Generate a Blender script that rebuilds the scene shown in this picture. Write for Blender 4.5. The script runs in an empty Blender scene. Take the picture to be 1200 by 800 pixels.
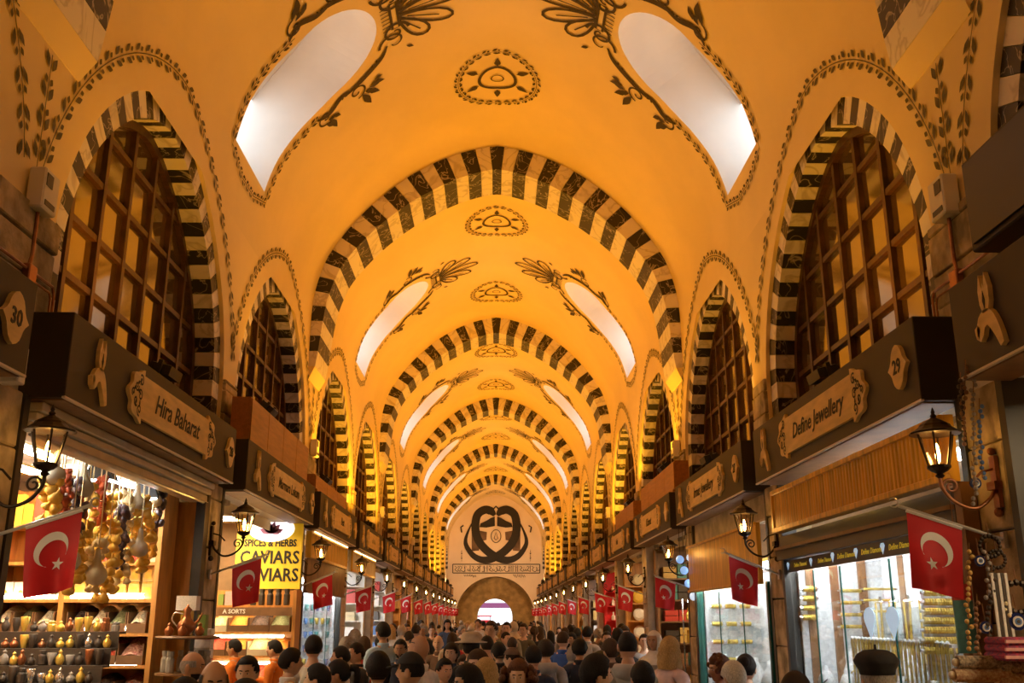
import bpy, bmesh, math, random
from mathutils import Vector, Matrix
from mathutils.geometry import delaunay_2d_cdt
import numpy as np
random.seed(7)
PI = math.pi
scene = bpy.context.scene
C = scene.collection
# ---------------------------------------------------------------- camera
F_PX, CAM_H = 1150.0, 1.9
PITCH, YAW = math.radians(15.7346), math.radians(0.959)
cam_d = bpy.data.cameras.new('camera'); cam = bpy.data.objects.new('camera', cam_d); C.objects.link(cam)
cam_d.sensor_width = 36.0; cam_d.lens = 36.0 * F_PX / 1200.0
cam_d.clip_start = 0.05; cam_d.clip_end = 400
cam.location = (0, 0, CAM_H); cam.rotation_euler = (PI / 2 + PITCH, 0, -YAW)
scene.camera = cam
# ---------------------------------------------------------------- sky, exposure
world = bpy.data.worlds.new('sky'); scene.world = world; world.use_nodes = True
bg = world.node_tree.nodes['Background']
bg.inputs['Color'].default_value = (0.86, 0.94, 1.0, 1); bg.inputs["Strength"].default_value = 2.3
vs = scene.view_settings
vs.view_transform = 'Standard'; vs.look = 'None'; vs.gamma = 1.0; vs.exposure = 0.0
try: vs.use_curve_mapping = False
except Exception: pass
scene.cycles.max_bounces = 7; scene.cycles.diffuse_bounces = 4; scene.cycles.glossy_bounces = 3
scene.cycles.transparent_max_bounces = 12; scene.cycles.transmission_bounces = 4
scene.cycles.caustics_reflective = False; scene.cycles.caustics_refractive = False
scene.cycles.sample_clamp_indirect = 6.0
UPLIGHT_NEAR, UPLIGHT_W, UPLIGHT_C = 44.0, 100.0, (1.0, 0.42, 0.018)
# ---------------------------------------------------------------- pixel helper (1200x800 photo, own distance for each thing)
_cp, _sp = math.cos(PITCH), math.sin(PITCH)
_F = Vector((math.sin(YAW) * _cp, math.cos(YAW) * _cp, _sp)); _R = Vector((math.cos(YAW), -math.sin(YAW), 0)); _U = _R.cross(_F)
def ray(px, py): return (float(px) - 600) * _R - (float(py) - 400) * _U + F_PX * _F
def atY(px, py, Y):
    d = ray(px, py); return Vector((0, 0, CAM_H)) + d * (Y / d.y)
def atX(px, py, X):
    d = ray(px, py); return Vector((0, 0, CAM_H)) + d * (X / d.x)
# ---------------------------------------------------------------- materials
MAT = {}
def mat(name, col, rough=0.6, metal=0.0, var=0.0, scale=8.0, bump=0.0, bscale=None, emit=None, estr=0.0, spec=0.5, alpha=1.0, stretch=None, col2=None, coat=0.0):
    m = bpy.data.materials.new(name); m.use_nodes = True; MAT[name] = m
    nt = m.node_tree; N = nt.nodes; L = nt.links; p = N['Principled BSDF']
    p.inputs['Base Color'].default_value = (*col, 1); p.inputs['Roughness'].default_value = rough
    p.inputs['Metallic'].default_value = metal; p.inputs['Specular IOR Level'].default_value = spec
    p.inputs['Coat Weight'].default_value = coat
    if emit: p.inputs['Emission Color'].default_value = (*emit, 1); p.inputs['Emission Strength'].default_value = estr
    if alpha < 1: p.inputs['Alpha'].default_value = alpha
    if var > 0 or bump > 0 or col2:
        tc = N.new('ShaderNodeTexCoord'); mp = N.new('ShaderNodeMapping'); L.new(tc.outputs['Object'], mp.inputs[0])
        if stretch: mp.inputs['Scale'].default_value = stretch
        nz = N.new('ShaderNodeTexNoise'); nz.inputs['Scale'].default_value = scale; nz.inputs['Detail'].default_value = 5
        L.new(mp.outputs[0], nz.inputs['Vector'])
        rp = N.new('ShaderNodeValToRGB'); rp.color_ramp.elements[0].position = 0.35; rp.color_ramp.elements[1].position = 0.65
        c2 = col2 or tuple(min(1, c * (1 + var)) for c in col)
        c1 = col if col2 else tuple(c * (1 - var) for c in col)
        rp.color_ramp.elements[0].color = (*c1, 1); rp.color_ramp.elements[1].color = (*c2, 1)
        L.new(nz.outputs['Fac'], rp.inputs['Fac']); L.new(rp.outputs['Color'], p.inputs['Base Color'])
        if bump > 0:
            nb = N.new('ShaderNodeTexNoise'); nb.inputs['Scale'].default_value = bscale or scale * 3; nb.inputs['Detail'].default_value = 6
            L.new(mp.outputs[0], nb.inputs['Vector'])
            b = N.new('ShaderNodeBump'); b.inputs['Strength'].default_value = bump; b.inputs['Distance'].default_value = 0.02
            L.new(nb.outputs['Fac'], b.inputs['Height']); L.new(b.outputs['Normal'], p.inputs['Normal'])
    return m
def emat(name, col, strength):
    m = bpy.data.materials.new(name); m.use_nodes = True; MAT[name] = m
    p = m.node_tree.nodes['Principled BSDF']; p.inputs['Base Color'].default_value = (*[min(1, c) for c in col], 1)
    p.inputs['Emission Color'].default_value = (*col, 1); p.inputs['Emission Strength'].default_value = strength
    return m
def veined(name, base, vein, scale, width, rough=0.45, warp=0.5):
    m = bpy.data.materials.new(name); m.use_nodes = True; MAT[name] = m
    nt = m.node_tree; N = nt.nodes; L = nt.links; p = N['Principled BSDF']; p.inputs['Roughness'].default_value = rough
    tc = N.new('ShaderNodeTexCoord'); nz = N.new('ShaderNodeTexNoise'); nz.inputs['Scale'].default_value = scale; nz.inputs['Detail'].default_value = 3
    nz.inputs['Distortion'].default_value = warp
    L.new(tc.outputs['Object'], nz.inputs['Vector'])
    s = N.new('ShaderNodeMath'); s.operation = 'SUBTRACT'; s.inputs[1].default_value = 0.5; L.new(nz.outputs['Fac'], s.inputs[0])
    a = N.new('ShaderNodeMath'); a.operation = 'ABSOLUTE'; L.new(s.outputs[0], a.inputs[0])
    rp = N.new('ShaderNodeValToRGB'); rp.color_ramp.elements[0].position = 0.0; rp.color_ramp.elements[1].position = width
    rp.color_ramp.elements[0].color = (*vein, 1); rp.color_ramp.elements[1].color = (*base, 1)
    L.new(a.outputs[0], rp.inputs['Fac']); L.new(rp.outputs['Color'], p.inputs['Base Color'])
    return m
mat('plaster', (0.88, 0.68, 0.32), 0.85, var=0.04, scale=0.8, bump=0.05, bscale=30)
mat('plaster_white', (0.90, 0.86, 0.80), 0.9, var=0.03, scale=1.5)
mat('plaster_end', (0.88, 0.74, 0.56), 0.85, var=0.04, scale=1.0)
veined('marble_dark', (0.022, 0.017, 0.013), (0.42, 0.36, 0.28), 3.2, 0.022, 0.45, 1.2)
veined('marble_light', (0.80, 0.72, 0.62), (0.58, 0.50, 0.42), 2.4, 0.05, 0.6, 0.8)
mat('paint', (0.060, 0.042, 0.018), 0.8, var=0.25, scale=6)
mat('paint_garland', (0.13, 0.105, 0.055), 0.85, var=0.3, scale=9)
mat('stone', (0.42, 0.33, 0.20), 0.9, var=0.45, scale=4.5, bump=1.0, bscale=11)
mat('stone_pale', (0.52, 0.45, 0.36), 0.85, var=0.25, scale=5, bump=0.4, bscale=14)
mat('stone_end', (0.52, 0.36, 0.15), 0.9, var=0.25, scale=2.2, bump=0.3, bscale=8)
mat('floor', (0.24, 0.21, 0.18), 0.5, var=0.2, scale=1.4, bump=0.1)
mat('wood_dark', (0.075, 0.03, 0.011), 0.42, var=0.35, scale=5, stretch=(1, 6, 1))
mat('wood_sill', (0.42, 0.17, 0.045), 0.45, var=0.14, scale=4, stretch=(6, 0.7, 6))
mat('wood_gold', (0.74, 0.44, 0.07), 0.38, var=0.25, scale=3, stretch=(2, 6, 0.4))
mat('wood_shop', (0.52, 0.24, 0.055), 0.45, var=0.2, scale=4, stretch=(4, 4, 0.6))
mat('wood_brown', (0.20, 0.10, 0.04), 0.5, var=0.25, scale=5)
mat('fascia', (0.032, 0.021, 0.009), 0.55, var=0.08, scale=3)
mat('fascia_edge', (0.75, 0.66, 0.5), 0.5)
mat('plaque', (0.82, 0.58, 0.22), 0.5, var=0.12, scale=3, stretch=(1, 1, 5))
mat('ink', (0.018, 0.014, 0.01), 0.6)
mat('iron', (0.035, 0.022, 0.013), 0.4, metal=0.6, var=0.3, scale=20)
mat('copper', (0.36, 0.15, 0.07), 0.35, metal=0.9, var=0.2, scale=10)
mat('pole_metal', (0.62, 0.60, 0.56), 0.3, metal=0.6)
mat('flag_red', (0.62, 0.012, 0.018), 0.6, var=0.05, scale=10)
mat('flag_white', (0.90, 0.88, 0.86), 0.6)
mat('white_plastic', (0.80, 0.74, 0.62), 0.5)
mat('black_plastic', (0.02, 0.02, 0.022), 0.4)
mat('steel', (0.62, 0.60, 0.56), 0.32, metal=0.85, var=0.1, scale=6)
mat('shutter_cream', (0.72, 0.63, 0.46), 0.4, metal=0.25, var=0.1, scale=4)
mat('dark_frame', (0.045, 0.040, 0.034), 0.4, metal=0.3)
mat('white_wall', (0.78, 0.74, 0.66), 0.8, var=0.05)
mat('warm_wall', (0.62, 0.44, 0.24), 0.8, var=0.15, scale=2)
mat('gold', (0.92, 0.60, 0.12), 0.28, metal=0.55, var=0.25, scale=30)
mat('silver', (0.85, 0.85, 0.86), 0.2, metal=0.9, var=0.2, scale=30)
mat('velvet_white', (0.82, 0.82, 0.84), 0.7, var=0.15, scale=30)
emat('bulb', (1.0, 0.58, 0.17), 110.0)
emat('tube_cool', (0.88, 0.95, 1.0), 60.0)
emat('case_tube', (0.94, 0.97, 1.0), 120.0)
emat('tube_warm', (1.0, 0.84, 0.58), 45.0)
def glassmat(name, tint, rough, tmix):
    m = bpy.data.materials.new(name); m.use_nodes = True; MAT[name] = m
    nt = m.node_tree; N = nt.nodes; L = nt.links; N.remove(N['Principled BSDF'])
    t = N.new('ShaderNodeBsdfTransparent'); t.inputs[0].default_value = (*tint, 1)
    g = N.new('ShaderNodeBsdfGlossy'); g.inputs['Roughness'].default_value = rough
    lw = N.new('ShaderNodeFresnel'); lw.inputs['IOR'].default_value = 1.45
    a = N.new('ShaderNodeMath'); a.operation = 'MULTIPLY_ADD'; a.inputs[1].default_value = 0.4; a.inputs[2].default_value = tmix
    L.new(lw.outputs[0], a.inputs[0]); mx = N.new('ShaderNodeMixShader'); L.new(a.outputs[0], mx.inputs[0])
    L.new(t.outputs[0], mx.inputs[1]); L.new(g.outputs[0], mx.inputs[2]); L.new(mx.outputs[0], N['Material Output'].inputs[0])
glassmat('shop_glass', (0.93, 0.96, 0.95), 0.02, 0.0)
glassmat('lantern_glass', (0.95, 0.80, 0.55), 0.15, 0.12)
def panemat():
    m = mat('window_pane', (0.10, 0.055, 0.018), 0.06, spec=1.0, var=0.2, scale=1.2)
    p = m.node_tree.nodes['Principled BSDF']; p.inputs['IOR'].default_value = 2.1; p.inputs['Specular IOR Level'].default_value = 0.8
panemat()
# ---------------------------------------------------------------- mesh builder
class MB:
    def __init__(s): s.v = []; s.f = []; s.smooth = False
    def add(s, vs, fs):
        o = len(s.v); s.v += [tuple(p) for p in vs]; s.f += [tuple(i + o for i in f) for f in fs]; return s
    def box(s, x0, x1, y0, y1, z0, z1):
        if x0 > x1: x0, x1 = x1, x0
        if y0 > y1: y0, y1 = y1, y0
        return s.add([(x0,y0,z0),(x1,y0,z0),(x1,y1,z0),(x0,y1,z0),(x0,y0,z1),(x1,y0,z1),(x1,y1,z1),(x0,y1,z1)],
                     [(3,2,1,0),(4,5,6,7),(0,1,5,4),(1,2,6,5),(2,3,7,6),(3,0,4,7)])
    def hexa(s, p8):     # bottom ring 4, top ring 4
        return s.add(p8, [(3,2,1,0),(4,5,6,7),(0,1,5,4),(1,2,6,5),(2,3,7,6),(3,0,4,7)])
    def tube(s, pts, r, n=8, radii=None, cap=True):
        pts = [Vector(p) for p in pts]; m = len(pts); rings = []
        up = Vector((0, 0, 1)); prev = None
        for i, p in enumerate(pts):
            t = (pts[min(i + 1, m - 1)] - pts[max(i - 1, 0)]).normalized()
            if prev is None:
                a = t.cross(up)
                if a.length < 1e-3: a = t.cross(Vector((1, 0, 0)))
            else:
                a = prev - t * prev.dot(t)
            a.normalize(); prev = a; b = t.cross(a); rr = radii[i] if radii else r
            rings.append([p + (a * math.cos(2 * PI * k / n) + b * math.sin(2 * PI * k / n)) * rr for k in range(n)])
        vs = [q for R in rings for q in R]; fs = []
        for i in range(m - 1):
            for k in range(n): fs.append((i*n+k, i*n+(k+1)%n, (i+1)*n+(k+1)%n, (i+1)*n+k))
        if cap: fs += [tuple(range(n))[::-1], tuple((m-1)*n+k for k in range(n))]
        return s.add(vs, fs)
    def lathe(s, prof, n=12, c=(0, 0, 0), cap=True):
        vs = []; fs = []; m = len(prof)
        for r, z in prof:
            for k in range(n): vs.append((c[0] + r * math.cos(2*PI*k/n), c[1] + r * math.sin(2*PI*k/n), c[2] + z))
        for i in range(m - 1):
            for k in range(n): fs.append((i*n+k, i*n+(k+1)%n, (i+1)*n+(k+1)%n, (i+1)*n+k))
        if cap:
            fs += [tuple(range(n))[::-1], tuple((m-1)*n+k for k in range(n))]
        return s.add(vs, fs)
    def ball(s, c, rx, ry=None, rz=None, n=8, m=6):
        ry = ry or rx; rz = rz or rx
        vs = [(c[0], c[1], c[2] - rz)]; fs = []
        for i in range(1, m):
            a = -PI/2 + PI * i / m
            for k in range(n): vs.append((c[0] + rx*math.cos(a)*math.cos(2*PI*k/n), c[1] + ry*math.cos(a)*math.sin(2*PI*k/n), c[2] + rz*math.sin(a)))
        vs.append((c[0], c[1], c[2] + rz)); top = len(vs) - 1
        for k in range(n): fs.append((0, 1+(k+1)%n, 1+k)); fs.append((top, top-n+k, top-n+(k+1)%n))
        for i in range(m - 2):
            for k in range(n): a = 1 + i*n; fs.append((a+k, a+(k+1)%n, a+n+(k+1)%n, a+n+k))
        return s.add(vs, fs)
    def prism(s, poly, fn, d0, d1):   # poly list of (a,b); fn(a,b,d)->xyz
        n = len(poly)
        vs = [fn(a, b, d0) for a, b in poly] + [fn(a, b, d1) for a, b in poly]
        fs = [tuple(range(n))[::-1], tuple(range(n, 2*n))] + [(i, (i+1)%n, n+(i+1)%n, n+i) for i in range(n)]
        return s.add(vs, fs)
    def mesh(s, name, m=None, smooth=False):
        me = bpy.data.meshes.new(name); me.from_pydata(s.v, [], s.f)
        if m: me.materials.append(MAT[m] if isinstance(m, str) else m)
        if smooth: me.shade_smooth()
        me.update(); return me
    def build(s, name, m=None, parent=None, smooth=False, fixn=False, bevel=0):
        me = s.mesh(name, m, smooth)
        if fixn or bevel:
            bm = bmesh.new(); bm.from_mesh(me); bmesh.ops.recalc_face_normals(bm, faces=bm.faces)
            if bevel: bmesh.ops.bevel(bm, geom=bm.edges[:], offset=bevel, segments=1, affect='EDGES', clamp_overlap=True)
            bm.to_mesh(me); bm.free()
        return link(name, me, parent)
def link(name, me, parent=None, loc=None, rot=None):
    o = bpy.data.objects.new(name, me); C.objects.link(o)
    if parent: o.parent = parent
    if loc is not None: o.location = loc
    if rot is not None: o.rotation_euler = rot
    return o
def empty(name, loc=(0, 0, 0), rz=0):
    o = bpy.data.objects.new(name, None); C.objects.link(o); o.location = loc; o.rotation_euler = (0, 0, rz); o.empty_display_size = 0.1; return o
def tag(o, label, cat, group=None):
    o['label'] = label; o['category'] = cat
    if group: o['group'] = group
    return o
def thing(name, label, cat, loc=(0, 0, 0), rz=0, group=None): return tag(empty(name, loc, rz), label, cat, group)
def struct(o): o['kind'] = 'structure'; return o
def copy_tree(o, parent=None):
    c = o.copy(); C.objects.link(c)
    if parent is not None: c.parent = parent
    for ch in list(o.children): copy_tree(ch, c)
    return c
def text_mesh(s, size, shear=0.0, depth=0.004, bold=0.0, space=1.0, xscale=1.0):
    cu = bpy.data.curves.new('txt', 'FONT'); cu.body = s; cu.size = size; cu.align_x = 'CENTER'; cu.align_y = 'CENTER'
    cu.shear = shear; cu.extrude = depth / 2; cu.offset = bold; cu.space_character = space; cu.resolution_u = 2
    o = bpy.data.objects.new('txt', cu); C.objects.link(o); bpy.context.view_layer.update()
    dg = bpy.context.evaluated_depsgraph_get(); me = bpy.data.meshes.new_from_object(o.evaluated_get(dg), depsgraph=dg)
    bpy.data.objects.remove(o); bpy.data.curves.remove(cu)
    if xscale != 1: me.transform(Matrix.Diagonal((xscale, 1, 1, 1)))
    return me
def put_text(s, size, m, parent, M, name='lettering', **kw):
    me = text_mesh(s, size, **kw); me.materials.clear(); me.materials.append(MAT[m]); me.transform(M); me.name = name
    return link(name, me, parent)
def face_matrix(origin, right, up):
    r = Vector(right).normalized(); u = Vector(up).normalized(); n = r.cross(u)
    M = Matrix((r, u, n)).transposed().to_4x4(); M.translation = Vector(origin); return M
# ================================================================ layout
WX = 3.5; BAY = 11.6; RIB0 = 6.2; RIBT = 1.2; YB = RIB0 - BAY; YE = RIB0 + 6 * BAY      # hall from YB to YE
SHOP0, SHOPP, SHOPL = 6.5, 4.97, 4.4
def shop_y(k): a = SHOP0 + SHOPP * (k - 1); return a, a + SHOPL
PROF = [(0, 10.96), (.3, 10.92), (.79, 10.78), (1.31, 10.55), (1.80, 10.24), (2.25, 9.86), (2.63, 9.47), (2.98, 9.02), (3.27, 8.53), (3.44, 7.95), (3.49, 7.5), (3.5, 7.0), (3.5, 6.3)]
def catmull(P, n):
    out = []
    for i in range(len(P) - 1):
        p0 = P[max(i-1, 0)]; p1 = P[i]; p2 = P[i+1]; p3 = P[min(i+2, len(P)-1)]
        for j in range(n):
            t = j / n
            out.append(tuple(0.5*((2*b)+(c-a)*t+(2*a-5*b+4*c-d)*t*t+(-a+3*b-3*c+d)*t**3) for a, b, c, d in zip(p0, p1, p2, p3)))
    out.append(tuple(P[-1])); return out
PD = np.array(catmull(PROF, 8)); PS = np.concatenate([[0], np.cumsum(np.hypot(*np.diff(PD, axis=0).T))])
def u_of_z(z): return float(np.interp(-z, -PD[:, 1], PS))
def u_of_x(x): return float(np.interp(x, PD[:60, 0], PS[:60]))
def vp(u, y, off=0.0):            # point on the vault, u = arc length from the crown, off = towards the hall
    a = abs(u); sg = 1 if u >= 0 else -1
    x = float(np.interp(a, PS, PD[:, 0])); z = float(np.interp(a, PS, PD[:, 1]))
    if off:
        e = 0.04; x1 = np.interp(a+e, PS, PD[:, 0]); z1 = np.interp(a+e, PS, PD[:, 1]); x0 = np.interp(max(a-e, 0), PS, PD[:, 0]); z0 = np.interp(max(a-e, 0), PS, PD[:, 1])
        tx, tz = x1-x0, z1-z0; l = math.hypot(tx, tz); nx, nz = tz/l, -tx/l
        x += nx*off; z += nz*off
    return (sg*x, y, z)
UV = u_of_z(7.0)                  # the vault meets the wall here
# ---------------------------------------------------------------- floor, back walls, shop shells
struct(MB().box(-6, 6, YB, YE + 24, -0.2, 0).build('floor', 'floor'))
for sg, side in ((-1, 'left'), (1, 'right')):
    struct(MB().box(sg*5.6, sg*5.8, YB, YE, 0, 3.5).build('wall_shops_' + side, 'warm_wall'))
    struct(MB().box(sg*3.22, sg*5.8, YB, YE, 3.36, 3.5).build('ceiling_shops_' + side, 'white_wall'))
struct(MB().box(-6, 6, YB - 0.2, YB, 0, 11.5).build('wall_back', 'plaster'))
# ---------------------------------------------------------------- windows' shapes
AZ, AH, AR, APW, SILL = 4.85, 2.5, 2.42, 1.72, 3.95
def arch_poly(hw, rise, zs=AZ, zb=SILL, n=40):
    pts = [(-hw, zb), (-hw, (zb + zs) / 2)]
    for i in range(n + 1):
        t = PI - PI * i / n; c, s = math.cos(t), math.sin(t)
        pts.append((hw * math.copysign(abs(c) ** (2/APW), c), zs + rise * abs(s) ** (2/APW)))
    pts += [(hw, (zb + zs) / 2), (hw, zb)]
    return pts
def resample(P, n):
    P = np.array(P); S = np.concatenate([[0], np.cumsum(np.hypot(*np.diff(P, axis=0).T))]); t = np.linspace(0, S[-1], n)
    return np.stack([np.interp(t, S, P[:, 0]), np.interp(t, S, P[:, 1])], 1), S[-1]
WIN_Y = []
for b in range(-1, 6):
    for l in (3.6, 9.2): WIN_Y.append(RIB0 + BAY * b + l)
WIN_Y = [y for y in WIN_Y if y > 2]
OUT = arch_poly(AH, AR)
for sg, side in ((-1, 'left'), (1, 'right')):
    vs = [Vector((YB, 3.2)), Vector((YE, 3.2)), Vector((YE, 7.0)), Vector((YB, 7.0))]; ed = [(0, 1), (1, 2), (2, 3), (3, 0)]
    for wy in WIN_Y:
        o = len(vs); P = OUT
        vs += [Vector((wy + a, b)) for a, b in P]; ed += [(o + i, o + (i + 1) % len(P)) for i in range(len(P))]
    rv, re, rf, _, _, _ = delaunay_2d_cdt(vs, ed, [], 0, 1e-5)
    def inside(y, z):
        for wy in WIN_Y:
            a = abs(y - wy)
            if a < AH and z > SILL and (z < AZ or (a/AH)**APW + ((z-AZ)/AR)**APW < 1.0): return True
        return False
    m = MB(); fs = []
    for f in rf:
        cy = sum(rv[i].x for i in f)/3; cz = sum(rv[i].y for i in f)/3
        if not inside(cy, cz): fs.append(tuple(f) if sg < 0 else tuple(f)[::-1])
    m.add([(sg*WX, p.x, p.y) for p in rv], fs)
    for wy in WIN_Y:               # the plaster edge that steps back to the marble ring
        n = len(OUT)
        m.add([(sg*WX, wy+a, b) for a, b in OUT] + [(sg*(WX+.42), wy+a, b) for a, b in OUT], [(i, i+1, n+i+1, n+i) for i in range(n-1)])
    w = struct(m.build('wall_' + side, 'plaster'))
    if sg < 0: WALL_L = w
    else: WALL_R = w
# ---------------------------------------------------------------- vault, one mesh for all bays
SK_Y = 6.4; SK_U0 = u_of_z(7.96); SK_U1 = u_of_x(1.78); SK_L = SK_U0 - SK_U1
def sk_outline(n=24):              # (w across, v from the foot towards the crown)
    P = [(-.82+.0-.06*math.sin(PI/2*i/8), SK_L*.42*i/8) for i in range(9)]
    vc = SK_L - .95
    for i in range(n + 1):
        t = PI - PI*i/n; P.append((.88*math.cos(t), vc + .95*math.sin(t)))
    return P + [(.82+.06*math.sin(PI/2*i/8), SK_L*.42*i/8) for i in range(8, -1, -1)]
SKO = sk_outline()
def sk3(w, v, sg, off=0): return vp(sg*(SK_U0 - v), SK_Y + w, off)
us = sorted(set([-UV + 2*UV*i/64 for i in range(65)])); vs = []; ed = []
ny = 12
for u in us:
    for j in range(ny + 1): vs.append(Vector((u, BAY*j/ny)))
for sg in (-1, 1):
    o = len(vs); n = len(SKO)
    vs += [Vector((sg*(SK_U0 - v), SK_Y + w)) for w, v in SKO]; ed += [(o+i, o+(i+1) % n) for i in range(n)]
rv, re, rf, _, _, _ = delaunay_2d_cdt(vs, ed, [], 0, 1e-5)
def in_poly(x, y, P):
    c = False; n = len(P)
    for i in range(n):
        x1, y1 = P[i]; x2, y2 = P[(i+1) % n]
        if (y1 > y) != (y2 > y) and x < (x2-x1)*(y-y1)/(y2-y1)+x1: c = not c
    return c
fs = []
for f in rf:
    cu = sum(rv[i].x for i in f)/3; cy = sum(rv[i].y for i in f)/3
    if not in_poly(cy - SK_Y, SK_U0 - abs(cu), SKO): fs.append(tuple(f)[::-1])
m = MB(); m.add([vp(p.x, p.y) for p in rv], fs); ceil_me = m.mesh('ceiling', 'plaster', True)
shaft_me = {}
for sg in (-1, 1):
    m = MB(); n = len(SKO); d = Vector((sg*.72, 0, .62)); A = [Vector(sk3(w, v, sg)) for w, v in SKO]
    B = [p + d*(.95 + .25*(v/SK_L)) + Vector((0, w*.18, 0)) for p, (w, v) in zip(A, SKO)]
    m.add(A + B, [(i, (i+1) % n, n+(i+1) % n, n+i) for i in range(n)]); TOP = [i for i, (w, v) in enumerate(SKO) if v > SK_L*.36]; m.add([B[i] for i in TOP], [tuple(range(len(TOP)))]); shaft_me[sg] = m.mesh('skylight_shaft', 'plaster_white')
# ---------------------------------------------------------------- painted ornaments (flat print lying on the plaster)
def leaf(m, fn, a, b, ang, ln, wd):
    c, s = math.cos(ang), math.sin(ang)
    prof = [(0, 0), (.22, .55), (.5, 1), (.72, .7), (1, 0), (.72, -.7), (.5, -1), (.22, -.55)]
    q = [(a + c*t*ln - s*w*wd/2, b + s*t*ln + c*w*wd/2) for t, w in prof]
    m.add([fn(*p) for p in q], [tuple(range(8))])
def ribbon(m, fn, pts, w0, w1=None, taper=None):
    n = len(pts); L_ = []; 
    for i, (a, b) in enumerate(pts):
        p, q = pts[max(i-1, 0)], pts[min(i+1, n-1)]; dx, dy = q[0]-p[0], q[1]-p[1]; l = math.hypot(dx, dy) or 1
        t = i/(n-1); w = w0 if w1 is None else w0 + (w1-w0)*t
        if taper: w = taper(t)
        L_ += [fn(a - dy/l*w/2, b + dx/l*w/2), fn(a + dy/l*w/2, b - dx/l*w/2)]
    m.add(L_, [(2*i, 2*i+1, 2*i+3, 2*i+2) for i in range(n-1)])
def garland(m, fn, pts, step=.13, ln=.13, wd=.05, stem=.012):
    P, Lg = resample(pts, max(4, int(sum(math.hypot(b[0]-a[0], b[1]-a[1]) for a, b in zip(pts, pts[1:]))/step)))
    ribbon(m, fn, [tuple(p) for p in P], stem)
    for i in range(1, len(P)-1):
        d = P[i+1]-P[i-1]; a = math.atan2(d[1], d[0]); s = 1.0 if i % 2 else .5
        for e in (1, -1):
            off = .028
            leaf(m, fn, P[i][0]+math.cos(a+e*PI/2)*off, P[i][1]+math.sin(a+e*PI/2)*off, a+e*.42, ln*s, wd*(1 if s == 1 else .8))
def spiral(cx, cy, r0, a0, turns, n=22, dirn=1, r1=.15):
    return [(cx + r0*(1-(1-r1)*i/n)*math.cos(a0+dirn*2*PI*turns*i/n), cy + r0*(1-(1-r1)*i/n)*math.sin(a0+dirn*2*PI*turns*i/n)) for i in range(n+1)]
def orn_skylight(sg):
    m = MB(); fn = lambda w, v: sk3(w, v, sg, .022)
    for e in (-1, 1):
        garland(m, fn, [(e*.95, -.16), (e*1.03, SK_L*.2), (e*1.06, SK_L*.42), (e*1.04, SK_L*.55)], .105, .13, .055)
        # long acanthus scrolls on both sides of the rounded end
        tp = lambda t: .04 + .065*math.sin(PI*min(1, t*1.1))
        ribbon(m, fn, catmull([(e*1.10, SK_L*.52), (e*1.2, SK_L*.60), (e*1.08, SK_L*.70), (e*1.12, SK_L*.80)], 6), .05, taper=tp)
        ribbon(m, fn, spiral(e*1.22, SK_L*.57, .17, 0 if e > 0 else PI, 1.15, dirn=-e), .035)
        ribbon(m, fn, catmull([(e*1.12, SK_L*.72), (e*1.06, SK_L*.84), (e*.86, SK_L*.98), (e*.62, SK_L+.10)], 6), .05, taper=tp)
        ribbon(m, fn, spiral(e*1.26, SK_L*.80, .19, 0 if e > 0 else PI, 1.2, dirn=e), .035)
        ribbon(m, fn, spiral(e*.40, SK_L+.27, .24, PI/2, 1.3, dirn=e), .055, .03)
        ribbon(m, fn, spiral(e*.62, SK_L+.22, .26, -PI/2, .9, dirn=-e), .05, .02)
        for (a, b, an, ln, wd) in ((1.36, .60, .2, .30, .08), (1.36, .56, .6, .26, .07), (1.42, .83, .3, .36, .09), (1.40, .86, .75, .30, .08), (1.30, .90, 1.1, .24, .07)):
            leaf(m, fn, e*a, SK_L*b, an if e > 0 else PI-an, ln*1.15, wd*1.5); leaf(m, fn, e*(a-.04), SK_L*(b+.02), (an if e > 0 else PI-an)+e*.5, ln*.7, wd*1.2)
        for i in range(9):
            t = i/8; leaf(m, fn, e*(1.16-.30*t*t), SK_L*(.70+.25*t), (PI-.3 if e > 0 else .3)+e*-.2, .07, .04)
        leaf(m, fn, e*.86, SK_L+.42, .9 if e > 0 else PI-.9, .16, .07)
    # palmette
    ribbon(m, fn, [(-.3, SK_L+.24), (-.3, SK_L+.36), (.3, SK_L+.36), (.3, SK_L+.24), (-.3, SK_L+.24)], .045)
    for i in range(7): ribbon(m, fn, [(-.26+.087*i, SK_L+.08), (-.26+.087*i, SK_L+.26)], .022)
    for i in range(-2, 3):
        a = PI/2 - i*.48; ln = (1.05, .95, .72)[abs(i)]; wd = .19
        bx, by = .075*i, SK_L+.38
        lp = []
        for j in range(17):
            t = 2*PI*j/16; r = ln/2; q = (r - r*math.cos(t), wd*math.sin(t)*(.35+.65*(1-math.cos(t))/2))
            lp.append((bx + q[0]*math.cos(a) - q[1]*math.sin(a), by + q[0]*math.sin(a) + q[1]*math.cos(a)))
        ribbon(m, fn, lp, .048)
        ribbon(m, fn, [(bx+math.cos(a)*ln*.15, by+math.sin(a)*ln*.15), (bx+math.cos(a)*ln*.75, by+math.sin(a)*ln*.75)], .026)
    garland(m, fn, [(-.95, -.12), (-.3, -.30), (.3, -.30), (.95, -.12)], .09, .11, .05)
    return m.mesh('scroll_ornament', 'paint')
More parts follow.
